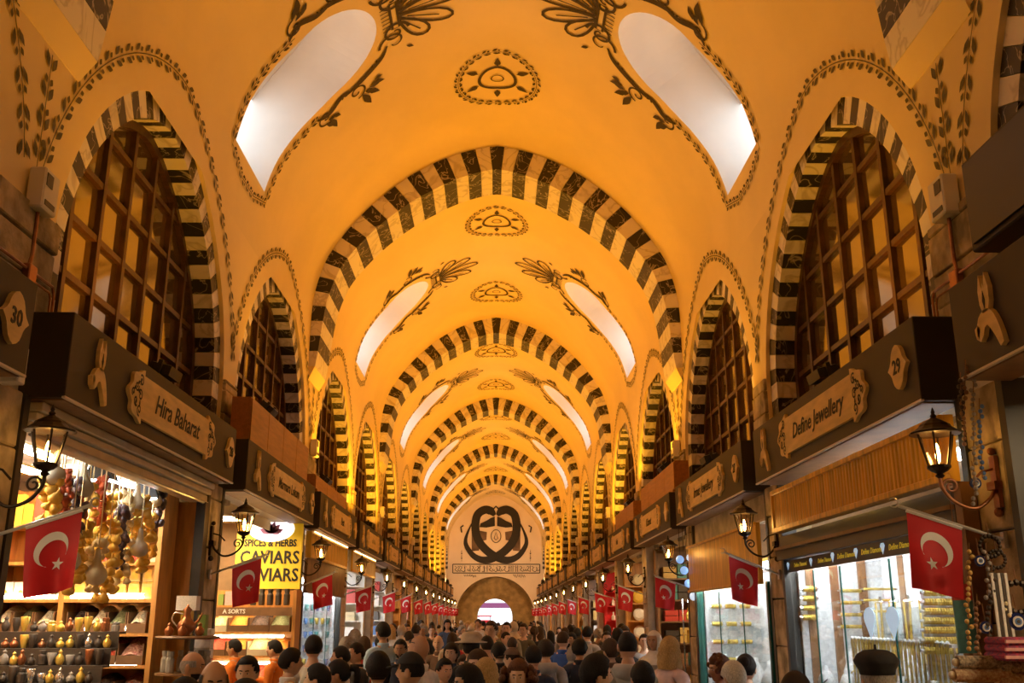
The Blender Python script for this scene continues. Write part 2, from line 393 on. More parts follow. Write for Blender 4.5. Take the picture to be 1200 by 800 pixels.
def orn_medallion():
    m = MB(); fn = lambda a, b: vp(a, b, .02)
    cir = lambda r, q=1.0, ph=0: [(r*q*math.cos(2*PI*i/40+ph), r*math.sin(2*PI*i/40+ph)) for i in range(41)]
    garland(m, fn, cir(.84, .84), .085, .11, .05, .008)
    rr = lambda t: .34 + .012*math.sin(3*t)
    ribbon(m, fn, [(rr(2*PI*i/40)*math.cos(2*PI*i/40)*.95, rr(2*PI*i/40)*math.sin(2*PI*i/40)) for i in range(41)], .055)
    ribbon(m, fn, cir(.10, 1.1), .022)
    for i in range(6):
        a = PI/6 + i*PI/3; x, y = .38*math.cos(a), .38*math.sin(a)
        leaf(m, fn, x, y, a, .26, .10); leaf(m, fn, x+.03*math.cos(a), y+.03*math.sin(a), a+.5, .12, .05); leaf(m, fn, x+.03*math.cos(a), y+.03*math.sin(a), a-.5, .12, .05)
    return m.mesh('medallion', 'paint')
orn_me = {-1: orn_skylight(-1), 1: orn_skylight(1)}; med_me = orn_medallion()
for b in range(-1, 6):
    y0 = RIB0 + BAY*b
    c = struct(link('ceiling', ceil_me, None, (0, y0, 0)))
    for sg in (-1, 1):
        link('skylight_shaft', shaft_me[sg], c); link('scroll_ornament', orn_me[sg], c)
    for l in (3.8, 9.0): link('medallion', med_me, c, (0, l, 0))
# ---------------------------------------------------------------- striped ribs under the vault
LR = u_of_z(6.42); NV = 43; GAP = .004
def rib_off(u):
    t = 1 - abs(u)/LR; return .12 + .38*min(1, t*1.35)**0.8
vous = []
for i in range(NV):
    u0 = -LR + 2*LR*i/NV + GAP; u1 = -LR + 2*LR*(i+1)/NV - GAP; m = MB(); K = 3
    for k in range(K + 1):
        u = u0 + (u1-u0)*k/K; a0 = vp(u, 0, -.02); b0 = vp(u, 0, rib_off(u))
        m.v += [(a0[0], 0, a0[2]), (b0[0], 0, b0[2]), (b0[0], RIBT, b0[2]), (a0[0], RIBT, a0[2])]
        if k: o = 4*(k-1); m.f += [(o, o+1, o+5, o+4), (o+1, o+2, o+6, o+5), (o+2, o+3, o+7, o+6), (o+3, o, o+4, o+7)]
    m.f += [(3, 2, 1, 0), (4*K, 4*K+1, 4*K+2, 4*K+3)]
    dark = abs(i - NV//2) % 2 == 0
    me = m.mesh('voussoir', 'marble_dark' if dark else 'marble_light')
    bm = bmesh.new(); bm.from_mesh(me); bmesh.ops.recalc_face_normals(bm, faces=bm.faces); bm.to_mesh(me); bm.free()
    vous.append(me)
foot_me = {}
for sg in (-1, 1):
    m = MB(); m.hexa([(sg*3.5, .05, 6.2), (sg*3.49, .05, 6.2), (sg*3.49, RIBT-.05, 6.2), (sg*3.5, RIBT-.05, 6.2), (sg*3.52, 0, 6.42), (sg*3.38, 0, 6.42), (sg*3.38, RIBT, 6.42), (sg*3.52, RIBT, 6.42)])
    foot_me[sg] = m.mesh('corbel', 'plaster')
for b in range(-1, 6):
    t = struct(empty('trim_%d' % (b + 2), (0, RIB0 + BAY*b, 0)))
    for i, me in enumerate(vous): link('voussoir', me, t)
    for sg in (-1, 1): link('corbel', foot_me[sg], t)
# ---------------------------------------------------------------- windows
RW, RD0, RD1 = .27, .05, .40
def ring_pieces(sg):
    P, Lg = resample(OUT, 45*3 + 1); res = []
    N_ = []
    for i in range(len(P)):
        d = P[min(i+1, len(P)-1)] - P[max(i-1, 0)]; d = d/np.hypot(*d); N_.append(np.array([d[1], -d[0]]))
    Q = P + np.array(N_)*RW
    Q[:, 1] = np.where((P[:, 1] < AZ) & (abs(P[:, 0]) > AH-.02), P[:, 1], Q[:, 1])
    for i in range(45):
        m = MB(); K = 3
        for k in range(K+1):
            a = P[i*3+k].copy(); b = Q[i*3+k].copy()
            if k in (0, K):
                d = P[min(i*3+k+1, len(P)-1)]-P[max(i*3+k-1, 0)]; d = d/np.hypot(*d)*(.003 if k == 0 else -.003); a = a+d; b = b+d
            m.v += [(sg*(WX+RD0), *a), (sg*(WX+RD0), *b), (sg*(WX+RD1), *b), (sg*(WX+RD1), *a)]
            if k: o = 4*(k-1); m.f += [(o, o+1, o+5, o+4), (o+1, o+2, o+6, o+5), (o+2, o+3, o+7, o+6), (o+3, o, o+4, o+7)]
        m.f += [(3, 2, 1, 0), (4*K, 4*K+1, 4*K+2, 4*K+3)]
        res.append((m, abs(i-22) % 2 == 0))
    return res
def clip(poly, ax, val, keep):
    out = []; n = len(poly)
    for i in range(n):
        p, q = poly[i], poly[(i+1) % n]; ip, iq = (p[ax]-val)*keep >= 0, (q[ax]-val)*keep >= 0
        if ip: out.append(p)
        if ip != iq: t = (val-p[ax])/(q[ax]-p[ax]); out.append(tuple(p[k]+(q[k]-p[k])*t for k in (0, 1)))
    return out
IHW, IR = AH - RW, AR - RW; GLZ = arch_poly(IHW-.09, IR-.09, AZ, 4.30, 28)
COLS = 7; CW = 2*IHW/COLS; ROWZ = [4.30 + .54*i for i in range(6)]
def arch_top(y, hw=IHW-.05, r=IR-.05): return AZ + r*max(0, 1-(abs(y)/hw)**APW)**(1/APW)
def window_set(sg):
    S = {'vous': [], 'panes': [], 'bars': []}
    bd, bl = MB(), MB()
    for m, dark in ring_pieces(sg):
        S['vous'].append(m.mesh('voussoir', 'marble_dark' if dark else 'marble_light')); (bd if dark else bl).add(m.v, m.f)
    for me in S['vous']:
        bm = bmesh.new(); bm.from_mesh(me); bmesh.ops.recalc_face_normals(bm, faces=bm.faces); bm.to_mesh(me); bm.free()
    S['vd'] = bd.mesh('dark_voussoir', 'marble_dark'); S['vl'] = bl.mesh('light_voussoir', 'marble_light')
    fr = MB(); A = arch_poly(IHW+.02, IR+.02, AZ, SILL, 28); B = arch_poly(IHW-.10, IR-.10, AZ, SILL, 28); n = len(A)
    fr.add([(sg*(WX+d), *p) for d in (.29, .42) for P in (A, B) for p in P],
           [f for i in range(n-1) for f in ((i, i+1, n+i+1, n+i), (n+i, n+i+1, 3*n+i+1, 3*n+i), (2*n+i, 3*n+i, 3*n+i+1, 2*n+i+1))])
    S['frame'] = fr.mesh('window_frame', 'wood_dark')
    S['sill'] = MB().box(sg*(WX-.12), sg*(WX+.45), -AH-.0, AH+.0, SILL-.02, 4.0).box(sg*(WX+.18), sg*(WX+.45), -IHW, IHW, 4.0, 4.30).mesh('window_sill', 'wood_sill')
    allb, allp = MB(), MB()
    for c in range(1, COLS):
        y = -IHW + CW*c; m = MB().box(sg*(WX+.30), sg*(WX+.40), y-.035, y+.035, 4.30, arch_top(abs(y)+.035)); S['bars'].append(m.mesh('mullion', 'wood_dark')); allb.add(m.v, m.f)
    for z in ROWZ[1:]:
        hw = IHW*max(0, 1-(max(0, z-AZ)/IR)**APW)**(1/APW) - .04
        if hw < .4: continue
        m = MB().box(sg*(WX+.31), sg*(WX+.39), -hw, hw, z-.03, z+.03); S['bars'].append(m.mesh('glazing_bar', 'wood_dark')); allb.add(m.v, m.f)
    rnd = random.Random(3)
    for c in range(COLS):
        for r in range(len(ROWZ)):
            z0 = ROWZ[r]; z1 = z0 + .54 if r < len(ROWZ)-1 else 8
            P = GLZ
            for ax, v, k in ((0, -IHW+CW*c, 1), (0, -IHW+CW*(c+1), -1), (1, z0, 1), (1, z1, -1)):
                P = clip(P, ax, v, k) if P else P
            if len(P) < 3 or max(p[1] for p in P)-min(p[1] for p in P) < .06: continue
            ty, tz = rnd.uniform(-.012, .012), rnd.uniform(-.012, .012); cy = sum(p[0] for p in P)/len(P); cz = sum(p[1] for p in P)/len(P)
            m = MB(); m.prism(P, lambda a, b, d: (sg*(WX+.355+d+(a-cy)*ty+(b-cz)*tz), a, b), 0, .012); S['panes'].append(m.mesh('pane', 'window_pane')); allp.add(m.v, m.f)
    S['allb'] = allb.mesh('glazing_bar', 'wood_dark'); S['allp'] = allp.mesh('pane', 'window_pane')
    return S
WS = {-1: window_set(-1), 1: window_set(1)}; nwin = 0
for sg in (-1, 1):
    S = WS[sg]
    for i, wy in enumerate(WIN_Y):
        nwin += 1; w = struct(empty('window_%d' % nwin, (0, wy, 0)))
        link('window_frame', S['frame'], w); link('window_sill', S['sill'], w)
        if i < 5:
            for me in S['vous']: link('voussoir', me, w)
            for me in S['bars']: link(me.name.split('.')[0], me, w)
            for me in S['panes']: link('pane', me, w)
        else:
            for k in ('vd', 'vl', 'allb', 'allp'): o = link(S[k].name.split('.')[0], S[k], w); o['kind'] = 'stuff'
# leaf garlands painted round the windows, on the wall
gar = {}
for sg in (-1, 1):
    m = MB(); fn = lambda a, b: (sg*(WX-.008), a, b) if b < 6.99 else (sg*(WX-.012), a, b)
    P = [(a*(1+.40/AH), AZ + (b-AZ)*(1+.36/AR)) for a, b in arch_poly(AH, AR, AZ, 4.85, 40)]
    P = [(a, b) for a, b in P if b > 5.0 and abs(a) < 2.86]
    fn2 = lambda a, b: (lambda q: q)((sg*(float(np.interp(-b, -PD[:, 1], PD[:, 0]))-.012), a, b))
    garland(m, fn2, P, .13, .15, .06); gar[sg] = m.mesh('leaf_garland', 'paint_garland')
    m = MB(); garland(m, fn2, [(0, 5.12), (0, 5.4), (0, 5.8), (.0, 6.15)], .11, .15, .07); gar[sg*2] = m.mesh('leaf_stem', 'paint_garland')
    for wy in WIN_Y: link('leaf_garland', gar[sg], WALL_L if sg < 0 else WALL_R, (0, wy, 0))
    for b in range(0, 6):
        y = (RIB0 + BAY*b) + .62
        o = link('leaf_stem', gar[sg*2], WALL_L if sg < 0 else WALL_R, (0, y if b else 6.86, 0))
# ---------------------------------------------------------------- stone between windows, piers between shops
for sg, W in ((-1, WALL_L), (1, WALL_R)):
    for i in range(len(WIN_Y) - 1):
        a, b = WIN_Y[i] + AH + .01, WIN_Y[i+1] - AH - .01; y = a; m = MB()
        z = 3.3
        while z < 4.85:
            h = random.uniform(.24, .34); zt = min(z + h, 4.87 + random.uniform(-.05, .05)); d = random.uniform(.035, .06)
            if i < 4: MB().box(sg*(WX-d), sg*(WX+.02), a, b, z, zt-.012).build('stone_block', 'stone', W, bevel=.01)
            else: m.box(sg*(WX-d), sg*(WX+.02), a, b, z, zt-.012)
            z = zt
        if i >= 4: o = m.build('stone_block', 'stone', W); o['kind'] = 'stuff'
npier = 0; mat('pier_wall', (0.30, 0.18, 0.09), 0.7, var=0.2, scale=3)
for sg in (-1, 1):
    for k in range(-1, 14):
        a = shop_y(k)[1]; b = shop_y(k+1)[0]; npier += 1
        p = struct(MB().box(sg*3.45, sg*5.6, a+.12, b-.12, 0, 3.36).build('wall_pier_%d' % npier, 'pier_wall'))
        z = 0; rnd = random.Random(k*7+sg)
        while z < 3.3:
            zt = min(3.36, z + rnd.uniform(.42, .6)); d = rnd.uniform(0, .02)
            MB().box(sg*(3.15-d), sg*3.5, a+.05+rnd.uniform(-.015, .015), b-.05, z, zt-.01).build('stone_block', 'stone_pale' if (k % 2 and k > 2) else 'stone', p, bevel=.012); z = zt
        for e in (a, b): MB().box(sg*3.14, sg*3.30, e-.04, e+.04, 0, 3.34).build('steel_post', 'dark_frame' if k < 3 else 'steel', p)
# ---------------------------------------------------------------- end wall, gate niche and daylight street
ZN, RN = 1.95, 2.95
def semi(r, zs, n=24, e=1.0): return [(r*math.cos(PI - PI*i/n), zs + e*r*math.sin(PI - PI*i/n)) for i in range(n+1)]
def holed_wall(name, m_, Y, xs, z1, hole, hz0=0):
    x0, x1 = xs; pts = [Vector((x0, 0)), Vector((hole[0][0], 0))] + [Vector(p) for p in hole] + [Vector((hole[-1][0], 0)), Vector((x1, 0)), Vector((x1, z1)), Vector((x0, z1))]
    ed = [(i, (i+1) % len(pts)) for i in range(len(pts))]; rv, _, rf, _, _, _ = delaunay_2d_cdt(pts, ed, [], 0, 1e-5)
    Pl = [(p.x, p.y) for p in pts]; fs = [tuple(f) for f in rf if in_poly(sum(rv[i].x for i in f)/3, sum(rv[i].y for i in f)/3, Pl)]
    m = MB(); m.add([(p.x, Y, p.y) for p in rv], fs); return m
NICHE = semi(RN, ZN); DOOR = semi(1.32, 2.0)
ew = struct(holed_wall('wall_end', None, YE-.3, (-3.8, 3.8), 11.2, NICHE).build('wall_end', 'plaster_end'))
m = MB(); P = [(NICHE[0][0], 0)] + NICHE + [(NICHE[-1][0], 0)]; n = len(P)
m.add([(a, YE-.3, b) for a, b in P] + [(a, YE+1.6, b) for a, b in P], [(i, i+1, n+i+1, n+i) for i in range(n-1)])
m.build('niche_vault', 'stone_end', ew)
z = 0; rnd = random.Random(5)
holed_wall('x', None, YE+1.6, (-RN-.1, RN+.1), ZN+RN+.1, DOOR).build('gate_wall', 'stone_end', ew)
for i in range(13):                                                     # coursed blocks round the gate
    zz = .36*i
    for sg in (-1, 1):
        xi = 1.36 if zz < 1.9 else 1.36*math.sqrt(max(0, 1-((zz+.18-2.0)/1.5)**2)) if zz < 3.3 else .02
        xo = RN-.02 if zz < ZN-.36 else math.sqrt(max(0.01, RN*RN-(zz+.36-ZN)**2))-.05
        x = xi
        while x < xo - .1:
            x2 = min(xo, x + rnd.uniform(.5, .8)); MB().box(sg*x, sg*(x2-.02), YE+1.55+rnd.uniform(-.02, .02), YE+1.62, zz, zz+.34).build('stone_block', 'stone_end', ew); x = x2
m = MB(); P = [(DOOR[0][0], 0)] + DOOR + [(DOOR[-1][0], 0)]; n = len(P)
m.add([(a, YE+1.6, b) for a, b in P] + [(a, YE+2.4, b) for a, b in P], [(i, i+1, n+i+1, n+i) for i in range(n-1)]); m.build('gate_reveal', 'stone_end', ew)
fnE = lambda px, pz, o=.02: (px, YE-.3-o, pz)
def E8(zx, zy):                                                        # wall coordinates of the mural, metres
    q = atY(520+zx/8, 580+zy/8, YE-.3); return (q.x, q.z)
m = MB(); lay = [0]; SHADE = []
def fn(a, b): return fnE(*E8(a, b), .02 + lay[0])
for e in (1, -1):
    lay[0] += .012; X = lambda x: 490 + e*(x-490)
    path = catmull([(478, 190), (440, 150), (385, 138), (320, 180), (297, 270), (305, 370), (345, 455), (410, 525), (480, 572), (560, 606), (640, 602), (710, 560), (765, 480), (775, 420), (755, 350), (718, 268)], 5)
    ribbon(m, fn, [(X(a), b) for a, b in path], 60, taper=lambda t: (28+60*t/.08 if t < .08 else 76 if t < .5 else 76-66*((t-.5)/.5)**1.3))
    lay[0] += .012; m.add([fn(X(a), b) for a, b in [(478, 200), (480, 290), (400, 305), (335, 300), (345, 265), (400, 240), (440, 215)]], [tuple(range(7))])
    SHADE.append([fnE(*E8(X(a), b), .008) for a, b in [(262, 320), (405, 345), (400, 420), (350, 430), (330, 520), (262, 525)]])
    ribbon(m, fn, [(X(185), 285), (X(160), 300), (X(168), 350)], 12)
    garland(m, fn, [(X(168), 620), (X(168), 510)], 16, 16, 7, 2)
ribbon(m, fn, [(462, 135), (490, 105), (518, 135)], 14)
ribbon(m, fn, [(490+46*math.cos(2*PI*i/30), 385+60*math.sin(2*PI*i/30)) for i in range(31)], 6)
ribbon(m, fn, [(472, 405), (490, 350), (508, 405), (490, 420), (472, 405)], 6)
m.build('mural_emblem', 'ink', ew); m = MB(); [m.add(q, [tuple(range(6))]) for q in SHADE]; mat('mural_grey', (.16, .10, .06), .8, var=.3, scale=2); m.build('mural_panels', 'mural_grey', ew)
m = MB()
ribbon(m, fn, [(85, 648), (900, 648)], 8); ribbon(m, fn, [(85, 730), (900, 730)], 8); ribbon(m, fn, [(85, 648), (85, 730)], 8); ribbon(m, fn, [(900, 648), (900, 730)], 8)
rnd = random.Random(11); x = 105
while x < 880:
    k = rnd.choice((0, 1, 2, 3)); w = rnd.uniform(16, 30)
    if k == 0: ribbon(m, fn, [(x, 660), (x, 718)], 5)
    elif k == 1: ribbon(m, fn, spiral(x+8, 698, 14, 0, .8), 5)
    elif k == 2: ribbon(m, fn, catmull([(x-6, 712), (x+8, 718), (x+w, 700), (x+w-4, 672)], 4), 5)
    else: ribbon(m, fn, catmull([(x, 665), (x+w*.6, 680), (x, 700), (x+w, 716)], 4), 5)
    leaf(m, fn, x+rnd.uniform(0, w), rnd.uniform(660, 680), .8, 8, 6); x += w
for e in (190, 650):
    for i in range(9): ribbon(m, fn, [(e+i*13, 745+rnd.uniform(-4, 4)), (e+i*13+9, 765+rnd.uniform(-6, 8))], 4)
m.build('mural_inscription', 'ink', ew)
# street outside the gate
mat('street_wall', (0.75, 0.78, 0.85), 0.8); mat('awning_plum', (0.26, 0.06, 0.16), 0.7); mat('twig', (0.10, 0.12, 0.08), 0.8); mat('awning_pale', (0.8, 0.84, 0.9), 0.7)
sh = thing('market_awning', 'plum coloured awning over a stall outside the gate', 'awning', (0, 90, 0))
MB().box(-6, 6, -.6, 0, 2.75, 3.2).build('valance', 'awning_plum', sh); m = MB(); m.hexa([(-6, 0, 2.75), (6, 0, 2.75), (6, 2.5, 3.2), (-6, 2.5, 3.2), (-6, 0, 2.8), (6, 0, 2.8), (6, 2.5, 3.25), (-6, 2.5, 3.25)]); m.build('canvas', 'awning_pale', sh)
for x in (-5.5, 5.5): MB().box(x-.05, x+.05, -.1, 0, 0, 2.8).build('post', 'steel', sh)
sb = thing('street_stall', 'dark red stall counter standing in the daylight outside the gate', 'stall', (-.9, 88, 0))
MB().box(-.5, .5, -.3, .3, 0, 1.75).build('counter', 'flag_red', sb); MB().box(-.62, .62, -.4, .4, 2.0, 2.12).build('stall_roof', 'flag_red', sb)
for x in (-.5, .5): MB().box(x-.03, x+.03, -.03, .03, 1.7, 2.05).build('post', 'black_plastic', sb)
tr = thing('street_tree', 'bare thin-twigged tree hanging over the street outside the gate', 'tree', (3.5, 96, 0)); m = MB(); m.tube([(0, 0, 0), (.1, 0, 2.5), (-.2, 0, 5.5)], .15, 6, [.18, .14, .08]); m.build('trunk', 'twig', tr)
m = MB()
for i in range(40):
    x, y = rnd.uniform(-6.5, 1), rnd.uniform(-1, 1); z = rnd.uniform(4.2, 5.6); m.tube([(-.2, 0, 5), (x*.6, y*.5, 5.3), (x, y, z)], .03, 4, [.06, .03, .015]); m.ball((x, y, z), .16, .16, .12, 5, 4)
m.build('branch_tips', 'twig', tr)['kind'] = 'stuff'
# ---------------------------------------------------------------- floodlights standing on the shop signs (they light the vault)
fl_body = MB().box(-.10, .10, -.16, .16, -.09, .0); fl_body.box(-.02, .02, -.19, -.16, -.12, .03); fl_body.box(-.02, .02, .16, .19, -.12, .03); fl_body.box(-.03, .03, -.19, .19, -.14, -.12)
fl_me = fl_body.mesh('floodlight_body', 'black_plastic'); lens_me = MB().box(-.085, .085, -.14, .14, 0, .006).mesh('floodlight_lens', 'fascia_edge')
FL = {}
for nm, e, c in (('near', UPLIGHT_NEAR, UPLIGHT_C), ('far', UPLIGHT_W, UPLIGHT_C), ('end', 85.0, (1.0, 0.60, 0.30))):
    li = FL[nm] = bpy.data.lights.new('flood_' + nm, 'AREA'); li.energy = e; li.color = c; li.shape = 'RECTANGLE'; li.size = .4; li.size_y = .28; li.spread = math.radians(150)
FLZ = {(-1, 2): .69, (1, 3): .62, (1, 4): .52, (-1, 3): .37}     # those standing on a timber box
for sg in (-1, 1):
    for i, k in enumerate(range(0, 14)):
        a, b = shop_y(k); y = (a+b)/2
        if y > YE - 2: continue
        t = thing('floodlight', 'small black floodlight aimed up at the vault, on top of the shop sign', 'floodlight', (sg*(2.99 if (sg, k) not in FLZ else 3.18), y, 4.09 + FLZ.get((sg, k), 0)), 0, 'floodlights on top of the shop signs')
        t.rotation_euler = (0, -sg*math.radians(14 if (sg, k) not in FLZ else 38), 0)
        link('lamp_body', fl_me, t); link('lens', lens_me, t)
        lo = bpy.data.objects.new('floodlight_lamp', FL['near' if k < 3 else 'far']); C.objects.link(lo); lo.parent = t; lo.location = (0, 0, .03); lo.rotation_euler = (PI, 0, 0)

for sg, nm in ((-1, 'left'), (1, 'right')):
    t = thing('wall_floodlight', 'white-lit floodlight on the %s wall turned to the mural with the emblem' % nm, 'floodlight', (sg*3.3, YE-5.5, 4.35)); t.rotation_euler = (math.radians(-62), 0, sg*math.radians(20))
    link('lamp_body', fl_me, t); link('lens', lens_me, t)
    lo = bpy.data.objects.new('floodlight_lamp', FL['end']); C.objects.link(lo); lo.parent = t; lo.location = (0, 0, .03); lo.rotation_euler = (PI, 0, 0)
    m = MB(); m.tube([(0, 0, -.1), (0, -.12, -.22)], .012, 6); m.build('yoke', 'black_plastic', t)
# ================================================================ shop signs
def sign_frame(sg, k):
    a, b = shop_y(k); return Vector((sg*2.9, (a+b)/2, 3.63)), Vector((0, -sg, 0)), Vector((0, 0, 1)), Vector((-sg, 0, 0))
TUL1 = [(-.030, .22), (-.058, .13), (-.054, .05), (-.03, -.005), (.03, -.005), (.054, .05), (.058, .13), (.030, .22), (.014, .13), (0, .17), (-.014, .13)]
def lobed(hw, h):
    P = []
    for i in range(33):
        t = PI/2 - PI*i/32; r = 1 + .10*math.cos(8*t); P.append((hw*math.cos(t)*r*.95, h*math.sin(t)*(1+.05*math.cos(8*t))))
    return P
def ogee(w, h, n=6):
    P = []
    for q in range(4):
        for i in range(n):
            t = i/n; a = (q+t)*PI/2; r = 1/(abs(math.cos(a))**.85+abs(math.sin(a))**.85)**(1/.85) if 0 else 1/(abs(math.cos(a))+abs(math.sin(a)))
            r *= 1+.12*math.sin(2*PI*t+PI)*(1 if q % 2 == 0 else -1) + .10*math.sin(PI*t); P.append((w*r*math.cos(a), h*r*math.sin(a)))
    return P
FASC = {}
def shop_sign(sg, k, label, text=None, number=None, tsize=.20, detail=True, group=None):
    o, r, u, n = sign_frame(sg, k); root = thing('shop_sign', label, 'sign', (o.x, o.y, 3.33), 0, group)
    base = Vector((o.x, o.y, 3.33)); P = lambda a, b, d: tuple(o + r*a + u*b + n*d - base)
    L2 = SHOPL/2
    m = MB(); q = [(-L2, -.30), (L2, -.30), (L2, .30), (-L2, .30)]; m.prism(q, P, 0, -.32); m.build('sign_box', 'fascia', root, fixn=True, bevel=.006)
    m = MB(); m.prism([(-L2, -.305), (L2, -.305), (L2, -.29), (-L2, -.29)], P, .004, -.02); m.build('edge_trim', 'fascia_edge', root, fixn=True)
    m = MB(); m.prism([(-L2+.05, -.312), (L2-.05, -.312), (L2-.05, -.302), (-L2+.05, -.302)], P, -.03, -.30); m.build('underside_panel', 'wood_brown', root, fixn=True)
    pc, pw, ph = .08, .92, .175
    m = MB(); m.prism([(pc-pw, -ph), (pc+pw, -ph), (pc+pw, ph), (pc-pw, ph)], P, .0, .03); pl = m.build('plaque', 'plaque', root, fixn=True)
    for e in (-1, 1):
        m = MB(); m.prism([(pc+e*(pw+a), b*1.0) for a, b in lobed(.30, ph+.035)], P, 0, .03); en = m.build('plaque_scrollwork', 'plaque', root, fixn=True)
        if detail:
            m = MB(); fn = lambda a, b: P(pc+e*(pw+a), b, .033); rnd = random.Random(k)
            for (cx, cy, rr) in ((.07, .12, .05), (.07, -.12, .05), (.16, .06, .045), (.16, -.06, .045), (.07, 0, .05), (.23, 0, .035)):
                ribbon(m, fn, spiral(cx, cy, rr, rnd.uniform(0, 6), 1.3, 14), .016)
                leaf(m, fn, cx, cy+.02, rnd.uniform(0, 6), .07, .03)
            m.build('pierced_pattern', 'ink', en)
        elif k < 9:
            m = MB(); fn = lambda a, b: P(pc+e*(pw+a), b, .033)
            for cy in (.1, 0, -.1): ribbon(m, fn, spiral(.1, cy, .06, 0, 1.1, 8), .025)
            m.build('pierced_pattern', 'ink', en)
    if text:
        put_text(text, tsize, 'ink', pl, face_matrix(o + r*pc + n*.033 - base, r, u), shear=.28, depth=.003, bold=.002, xscale=1.05)
    elif k < 11:
        m = MB(); rnd = random.Random(k*3+sg); x = -.36
        while x < .36:
            ribbon(m, lambda a, b: P(pc+a, b, .033), [(x, -.05), (x+.03, rnd.uniform(.02, .07)), (x+.06, -.04)], .02); x += .09
        m.build('worn_lettering', 'ink', pl)
    # tulip emblem
    ta = -1.72; m = MB(); m.prism([(ta+a*1.05, b*1.05+.005) for a, b in TUL1], P, 0, .03); m.build('tulip_emblem', 'plaque', root, fixn=True)
    if detail:
        m = MB(); m.prism([(ta-.014, .07), (ta, .02), (ta+.014, .07), (ta, .13)], P, .031, .034); m.build('tulip_slit', 'ink', root, fixn=True)
    m = MB(); pts = catmull([(ta-.13, -.06), (ta-.10, -.12), (ta-.06, -.05), (ta+.02, -.035), (ta+.09, -.12), (ta+.14, -.23)], 4); w = []
    A, B = [], []
    for i, (a, b) in enumerate(pts):
        p, q = pts[max(i-1, 0)], pts[min(i+1, len(pts)-1)]; dx, dy = q[0]-p[0], q[1]-p[1]; l = math.hypot(dx, dy); t = i/(len(pts)-1); wd = .022+.028*math.sin(PI*t)
        A.append((a-dy/l*wd, b+dx/l*wd)); B.append((a+dy/l*wd, b-dx/l*wd))
    for i in range(len(A)-1): m.prism([A[i], A[i+1], B[i+1], B[i]], P, 0, .03)
    m.build('tulip_leaf', 'plaque', root, fixn=True)
    if number is not None:
        m = MB(); m.prism([(1.93+a, b) for a, b in ogee(.165, .165)], P, 0, .03); npl = m.build('number_plate', 'plaque', root, fixn=True)
        if number: put_text(number, .145, 'ink', npl, face_matrix(o + r*1.93 + n*.033 - base, r, u), 'number', depth=.003, bold=.003)
    return root
shop_sign(-1, 0, 'dark brown sign box with the number 30 on a gold plate', None, '30')
shop_sign(-1, 1, 'dark brown sign box with number 28 above the garlic and spice shop', 'Hira Baharat', '28', .235)
shop_sign(-1, 2, 'dark brown sign box above the yellow caviars board', 'Marmara Lokum', '26', .20)
shop_sign(-1, 3, 'dark brown sign box above the gold slatted shutter and brown panel', 'Best', '', .2, False)
shop_sign(1, 0, 'dark brown sign box beside the stone pier hung with evil eye beads', None, None)
shop_sign(1, 1, 'dark brown sign box with number 29 above the lit jewellery window', 'Define Jewellery', '29', .205)
shop_sign(1, 2, 'dark brown sign box with number 27 above the flat wood panel', 'Irmas Jewellery', '27', .20)
shop_sign(1, 3, 'dark brown sign box above the shop with folded textiles', 'Kismet', '', .2, False)
for k in range(4, 14):
    for sg in (-1, 1): shop_sign(sg, k, 'distant dark brown sign box with gold plaque over a shop front', 'Ada' if (k == 4 and sg > 0) else None, '' if k < 8 else None, .2, False, 'distant shop signs along both walls')
# ================================================================ lanterns
def lantern_proto():
    root = empty('wall_lantern')
    m = MB(); m.box(0, .025, -.035, .035, -.16, .16); m.box(.0, .05, -.05, .05, -.05, .0); m.ball((.02, 0, -.19), .03, n=8); m.ball((.02, 0, .19), .025, n=8)
    m.build('wall_plate', 'iron', root)
    m = MB(); arm = catmull([(.02, 0, -.02), (.06, 0, -.10), (.16, 0, -.165), (.28, 0, -.13), (.355, 0, -.04), (.36, 0, .04)], 5)
    m.tube(arm, .012, 6)
    sp = [(.30 + .055*(1-.8*i/20)*math.cos(-.3+2*PI*1.4*i/20), 0, -.03 + .055*(1-.8*i/20)*math.sin(-.3+2*PI*1.4*i/20)) for i in range(21)]; m.tube(sp, .008, 6)
    m.tube([(.02, 0, .08), (.10, 0, .06), (.16, 0, .0)], .008, 6)
    m.build('bracket_arm', 'iron', root, smooth=True)
    c = (.36, 0, 0)
    m = MB(); m.lathe([(.012, .02), (.03, .035), (.018, .05), (.05, .065), (.072, .085), (.072, .10)], 12, c); m.build('base_cup', 'iron', root, smooth=False)
    g = MB(); g.lathe([(.060, .10), (.094, .235), (.106, .30)], 6, c, cap=False); g.build('glass', 'lantern_glass', root)
    m = MB()
    for i in range(6):
        a = 2*PI*i/6; m.tube([(c[0]+.063*math.cos(a), .063*math.sin(a), .095), (c[0]+.098*math.cos(a), .098*math.sin(a), .235), (c[0]+.111*math.cos(a), .111*math.sin(a), .305)], .007, 5)
    m.build('cage_bars', 'iron', root)
    m = MB(); m.lathe([(.155, .298), (.158, .308), (.125, .325), (.10, .345), (.092, .36), (.05, .385), (.03, .395), (.018, .405)], 12, c); m.build('roof_cap', 'iron', root)
    m = MB(); m.lathe([(.012, .40), (.022, .415), (.010, .43), (.014, .44), (.002, .47)], 8, c); m.build('finial', 'iron', root)
    m = MB(); m.lathe([(.004, .115), (.014, .13), (.017, .17), (.012, .215), (.003, .24)], 8, c); m.build('bulb', 'bulb', root, smooth=True)
    return root
LP = lantern_proto(); first = True; LANT = {}
def pier_y(k): return shop_y(k)[0] - .41
